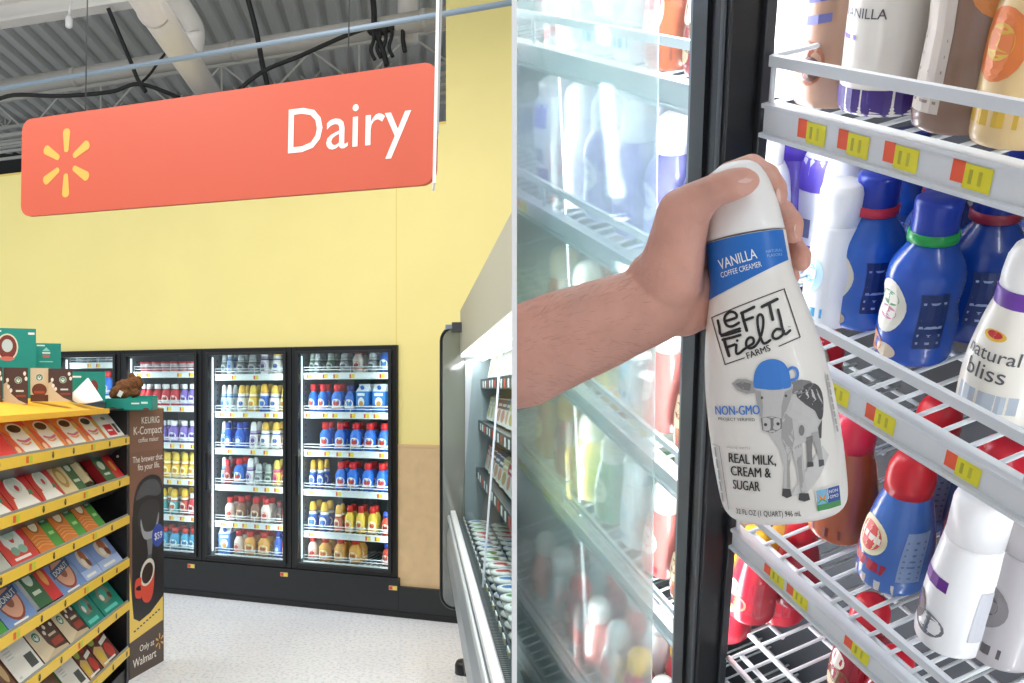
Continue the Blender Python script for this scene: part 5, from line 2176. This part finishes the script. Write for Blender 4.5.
# logo
W_ = 1.5
for seg in (((65, 200), (435, 60)), ((435, 60), (512, 300)), ((512, 300), (408, 346)), ((238, 404), (140, 440)), ((140, 440), (65, 200))):
    (xa_, ya_), (xb_, yb_) = seg
    m.stroke(Z7(*[(xa_ + (xb_ - xa_) * i / 8, ya_ + (yb_ - ya_) * i / 8) for i in range(9)]), .95, ink, mpi, 1)
for st, ww in (
        (((100, 215), (108, 250), (118, 288), (165, 274), (215, 258)), 2.6),
        (((120, 296), (165, 286), (218, 270)), 2.0),
        (((138, 220), (168, 212), (198, 200), (192, 180), (168, 172), (142, 188), (136, 215), (150, 242), (178, 246), (210, 228)), 2.6),
        (((226, 180), (234, 215), (250, 268)), 3.0), (((222, 180), (250, 168), (286, 150)), 2.8), (((236, 218), (258, 210), (280, 202)), 2.6),
        (((325, 150), (360, 132), (400, 112)), 3.0), (((360, 132), (368, 170), (378, 214)), 3.0),
        (((134, 312), (145, 350), (160, 395)), 3.2), (((126, 314), (170, 304), (218, 290)), 2.6), (((146, 352), (168, 346), (190, 338)), 2.6),
        (((198, 340), (196, 365), (200, 384), (215, 380), (236, 362), (262, 345), (284, 328), (280, 306), (262, 304), (248, 322), (250, 348), (270, 356), (296, 340), (318, 300), (330, 250),
          (330, 205), (318, 188), (304, 200), (304, 240), (314, 290), (330, 328), (345, 330), (365, 316)), 2.5),
        (((416, 262), (396, 262), (378, 282), (380, 304), (400, 308), (425, 290), (432, 270)), 2.5), (((404, 165), (416, 215), (428, 270), (440, 286), (462, 268)), 2.6)):
    m.stroke(Z7(*st), ww, ink, mpi, 5)
m.ell(Z7((202, 318))[0], 1.3, 1.3, ink, mpi, 10)
m.txt('FARMS', *Z7((252, 410))[0], 8.4, ink, mpi, 'L', .02, rot=.36, wx=.95)
m.txt('TM', *Z7((452, 256))[0], 2.0, ink, mpi, 'L', 0, rot=.3)
# cow
gl, gm, gd, gk = mat('#c6c3c0', .45), mat('#a7a4a2', .45), mat('#807d7d', .45), mat('#4b494a', .45)
m.poly(Z3((300, 470), (335, 415), (352, 440), (330, 490), (300, 530), (258, 540), (275, 510)), mat('#cfccc9', .45), mpi, 1)
m.poly(Z3((308, 385), (328, 380), (333, 420), (338, 458), (328, 466), (322, 430)), gm, mpi, 1)
m.poly(Z3((296, 395), (312, 390), (310, 430), (312, 462), (300, 466), (298, 430)), gd, mpi, 1)
m.poly(Z3((238, 312), (270, 284), (318, 270), (336, 310), (334, 365), (328, 398), (304, 398), (286, 408), (290, 450), (294, 500), (302, 545), (282, 548), (276, 490), (262, 425), (256, 470),
          (260, 535), (246, 542), (240, 528), (244, 470), (232, 425), (205, 385), (196, 372)), gl, mpi, 2)
m.poly(Z3((238, 330), (262, 350), (268, 400), (262, 425), (256, 470), (258, 520), (250, 520), (250, 440), (236, 400)), gm, mpi, 1)
m.poly(Z3((268, 420), (284, 410), (286, 470), (294, 530), (284, 540), (278, 490)), gm, mpi, 1)
m.poly(smooth_path(Z3((272, 290), (300, 264), (326, 270), (338, 300), (337, 345), (328, 352), (318, 332), (304, 322), (288, 310)), 3, True), gk, mpi, 2)
m.ell(Z3((285, 378))[0], 2.6, 5, gd, mpi, 12, 1)
m.poly(Z3((325, 372), (335, 352), (333, 398), (328, 398)), gk, mpi, 1)
m.poly(Z3((240, 522), (258, 522), (262, 540), (250, 546), (238, 540)), gk, mpi, 2)
m.poly(Z3((280, 532), (302, 532), (306, 548), (292, 553), (278, 549)), gk, mpi, 2)
m.poly(Z3((299, 455), (313, 455), (314, 466), (298, 468)), gk, mpi, 2)
m.poly(Z3((326, 450), (339, 450), (340, 464), (327, 468)), gk, mpi, 2)
m.poly(Z3((168, 262), (150, 255), (128, 256), (113, 268), (128, 284), (150, 292), (172, 288)), gm, mpi, 1)
m.poly(Z3((162, 266), (140, 262), (122, 268), (140, 282), (160, 284)), gd, mpi, 1)
m.poly(Z3((262, 262), (284, 254), (306, 258), (314, 266), (300, 284), (280, 290), (258, 288)), gd, mpi, 1)
m.poly(Z3((170, 272), (264, 266), (260, 300), (248, 330), (238, 358), (236, 376), (214, 386), (192, 380), (184, 350), (176, 310)), gl, mpi, 2)
m.poly(Z3((172, 280), (186, 284), (192, 320), (190, 350), (184, 345), (176, 310)), gm, mpi, 1)
m.poly(Z3((262, 276), (244, 284), (236, 320), (236, 356), (248, 330), (259, 300)), gm, mpi, 1)
m.ell(Z3((189, 300))[0], 1.1, 1.4, gk, mpi, 10)
m.ell(Z3((247, 294))[0], 1.1, 1.4, gk, mpi, 10)
m.poly(Z3((186, 350), (212, 344), (238, 350), (237, 374), (214, 387), (190, 380)), gd, mpi, 1)
m.ell(Z3((198, 366))[0], 1.6, 1.6, gk, mpi, 8)
m.ell(Z3((228, 363))[0], 1.6, 1.6, gk, mpi, 8)
m.poly(smooth_path(Z7((288, 550), (284, 515), (292, 468), (318, 428), (360, 410), (402, 412), (436, 432), (456, 470), (463, 512), (463, 545), (420, 556), (375, 560), (325, 556)), 3, True), blu, mpi, 2)
m.stroke(Z7((452, 462), (470, 450), (490, 456), (498, 480), (490, 504), (464, 512)), 2.6, blu, mpi, 4)
m.txt('NON-GMO', *Z3((69, 351))[0], 12.5, blu, mpi, 'L', .03, rot=.09, wx=.70)
m.txt('PROJECT VERIFIED', *Z3((78, 364))[0], 4.0, ink, mpi, 'L', .006, rot=.06, wx=1.1)
m.txt('MADE WITH', *Z3((100, 436))[0], 3.6, mat('#b8b6b2', .45), mpi, 'L', 0, rot=.08, wx=1.15)
m.txt('REAL MILK,', *Z3((104, 470))[0], 13.2, ink, mpi, 'L', .03, rot=.045, wx=.70)
m.txt('CREAM &', *Z3((110, 503))[0], 13.2, ink, mpi, 'L', .03, rot=.06, wx=.70)
m.txt('SUGAR', *Z3((116, 538))[0], 13.2, ink, mpi, 'L', .03, rot=.06, wx=.62)
m.txt('32 FL OZ (1 QUART) 946 mL', *Z3((124, 604))[0], 8.0, ink, mpi, 'L', .006, rot=.085, wx=.62)
# certification mark: small blue panel with orange butterfly over green band
m.poly(Z3((318, 524), (379, 514), (385, 570), (324, 580)), wht, mpi, 1)
m.poly(Z3((320, 526), (378, 516), (382, 552), (324, 562)), mat('#2a4f9c', .4), mpi, 1)
m.poly(Z3((323, 562), (382, 552), (384, 568), (325, 578)), mat('#3f8f4a', .4), mpi, 1)
m.poly(Z3((320, 526), (346, 522), (350, 557), (324, 562)), mat('#7ab8d8', .4), mpi, 1)
m.poly(Z3((324, 532), (336, 545), (346, 530), (342, 548), (330, 550)), mat('#e88a2c', .4), mpi)
m.stroke(Z3((326, 556), (336, 548), (348, 556)), 1.2, mat('#4aa04a', .4), mpi, 2)
m.txt('NON', *Z3((352, 534))[0], 4.4, wht, mpi, 'L', .01, rot=.16, wx=.85)
m.txt('GMO', *Z3((354, 547))[0], 4.4, wht, mpi, 'L', .01, rot=.16, wx=.85)
# small side panels
for q in range(5):
    m.stroke(Z3((68 + q * 4.4, 440 + q * 30), (71 + q * 4.4, 462 + q * 30)), 1.6, gm, mpi, 1)
m.stroke(Z3((60, 432), (80, 432), (104, 600), (84, 600)), .5, gd, mpi, 1)
for q in range(8):
    m.stroke(Z3((350 + q * 3.2, 245 + q * 18), (352.5 + q * 3.2, 257 + q * 18)), 1.8, gm, mpi, 1)
m.build('label_print', t)

# ---- forearm and hand
skin = mat('#d29d8b', .45, spec=.4, bump=(260, .5, .0014), sss=.12, noise=(26, .10))
nailm = mat('#e2b9ac', .25, spec=.6)
t = thing('person', 'bare left forearm and hand gripping the white creamer bottle by its cap', 'person', at(640, 312, .63))
base = at(640, 312, .63)


def chain(pts, n=7):
    """(px, py, Y, radius) joints -> dense row of balls"""
    out = []
    P = [(at(a, b, Y) - base, r) for a, b, Y, r in pts]
    for (p, r), (q, s) in zip(P[:-1], P[1:]):
        for i in range(n):
            f = i / n
            out.append((tuple(p.lerp(q, f)), r + (s - r) * f))
    out.append((tuple(P[-1][0]), P[-1][1]))
    return out


parts = []
parts += chain([(519, 358, .635, .0385), (560, 340, .633, .0362), (600, 325, .631, .0335), (635, 311, .628, .0305), (660, 301, .626, .0285)], 9)   # forearm
parts += chain([(660, 301, .626, .0285), (684, 292, .632, .027), (700, 280, .645, .021)], 6)                       # palm
parts += chain([(662, 285, .622, .028), (690, 250, .64, .02), (702, 226, .65, .017)], 6)
parts += chain([(684, 312, .625, .0185), (700, 311, .634, .014)], 4)                                               # heel of the hand
parts += chain([(668, 282, .612, .0245), (675, 250, .604, .0205), (683, 214, .592, .0182), (699, 200, .580, .0132), (716, 190.5, .5705, .0112), (733, 185, .5655, .0108), (742, 182.5, .5655, .0098),
                (748, 181.5, .5668, .0076)], 8)                                                                     # thumb
parts += chain([(690, 262, .634, .02), (686, 240, .618, .018)], 4)
IDX = [(692, 224, .650, .0155), (706, 196, .658, .0115), (730, 174, .652, .0098), (751, 166, .636, .0090), (766, 174, .616, .0084), (775, 187, .603, .0078), (778, 196, .598, .0066)]
MID = [(700, 245, .655, .0155), (728, 222, .668, .0112), (762, 208, .656, .0104), (781, 212, .636, .0092), (791, 223, .618, .0084), (793, 234, .608, .0072)]
RNG = [(702, 268, .655, .015), (735, 248, .672, .0108), (772, 240, .660, .0100), (791, 245, .640, .0086), (800, 256, .622, .0078), (801, 263, .614, .0066)]
PNK = [(700, 288, .650, .014), (732, 276, .666, .0098), (765, 268, .656, .009), (784, 271, .642, .008), (790, 277, .63, .007)]
for c in (IDX, MID, RNG, PNK):
    parts += chain(c, 8)
arm = blob('arm_and_hand', parts, t, skin, .0017)
bm = bmesh.new()
bm.from_mesh(arm.data)
bmesh.ops.bisect_plane(bm, geom=bm.verts[:] + bm.edges[:] + bm.faces[:], plane_co=CAMP - base + pn_ * .0016, plane_no=-pn_, clear_outer=True)
bm.to_mesh(arm.data)
bm.free()
md = arm.modifiers.new('skin relief', 'DISPLACE')
tex = bpy.data.textures.new('skin relief', 'CLOUDS')
tex.noise_scale = .022
md.texture = tex
md.strength = .0016


hair = MB()
hm = mat('#6a4a3a', .6)
rr = random.Random(11)
vp = [p for p in arm.data.polygons]
hd = (at(640, 300, .63) - at(540, 335, .635)).normalized()
nh = 0
while nh < 420:
    p = rr.choice(vp)
    c, n_ = p.center, p.normal
    w_ = c + base - CAMP
    px_ = PX + F * w_.x / w_.y
    if not 522 < px_ < 648 or n_.y > .35:
        continue
    d_ = (hd * (.5 + rr.random()) + n_ * .45 + Vector((rr.uniform(-.3, .3), rr.uniform(-.3, .3), rr.uniform(-.5, .1)))).normalized()
    L = rr.uniform(.004, .009)
    hair.tube([c - n_ * .0003, c + d_ * L * .5 + n_ * .0004, c + d_ * L - n_ * .0002], [.00006, .00005, .00002], hm, 3)
    nh += 1
tag(hair.build('arm_hair', t), kind='stuff')


def nail(c, nrm, along, w, l):
    m = MB()
    c = at(*c) - base
    n = Vector(nrm).normalized()
    a = Vector(along)
    a = (a - n * a.dot(n)).normalized()
    b = n.cross(a)
    vs, fs = [], []
    A, B = 8, 12
    for i in range(A + 1):
        for j in range(B):
            th = 2 * PI * j / B
            rr = i / A
            x, y = rr * math.cos(th), rr * math.sin(th)
            ex_ = abs(x) ** 1.0
            vs.append(c + a * x * l + b * y * w - n * (.35 * w * y * y + .1 * l * x * x) * 1.2)
    for i in range(A):
        for j in range(B):
            fs.append((i * B + j, (i + 1) * B + j, (i + 1) * B + (j + 1) % B, i * B + (j + 1) % B))
    m.add(vs, fs, nailm, True)
    o = m.build('fingernail', t)
    so = o.modifiers.new('thick', 'SOLIDIFY')
    so.thickness = .0006


nail((743, 174.5, .5570), (.05, -.72, .6), (1, .05, .12), .0062, .0080)
nail((781, 195, .5915), (.75, -.6, .1), (.2, -.1, -1), .0045, .0055)
nail((798, 231, .604), (.8, -.55, .1), (.1, -.2, -1), .0045, .006)
nail((806, 261, .612), (.8, -.5, 0), (.1, -.2, -1), .004, .005)
# ================================================================== light
w = bpy.data.worlds.new('store ambient')
SC.world = w
w.use_nodes = True
bg = w.node_tree.nodes['Background']
bg.inputs['Color'].default_value = (.93, .97, 1.0, 1)
bg.inputs['Strength'].default_value = .55
down = Matrix.Identity(4)
for (x, y, z, p) in ((-1.2, 1.2, 4.9, 95), (-3.4, 3.6, 5.0, 95), (-.6, 4.3, 5.2, 80), (-5.5, 6.0, 5.3, 70), (2.0, 1.5, 4.9, 70)):
    area('ceiling_lamp_and_fill', Matrix.Translation((x, y, z)), 1.2, 2.4, p, (1, .985, .96))
area('ceiling_lamp_and_fill', Matrix.Translation((.55, -.75, 3.3)) @ Matrix.Rotation(.5, 4, 'X'), 1.6, .6, 9, (1, .985, .97))  # fill added behind the camera to brighten the cooler front
area('added_uplight', Matrix.Translation((-2.5, 4.6, 4.9)) @ Matrix.Rotation(PI, 4, 'X'), 4, 1.5, 120, (1, .99, .97))  # unseen fill added to brighten the roof deck from below
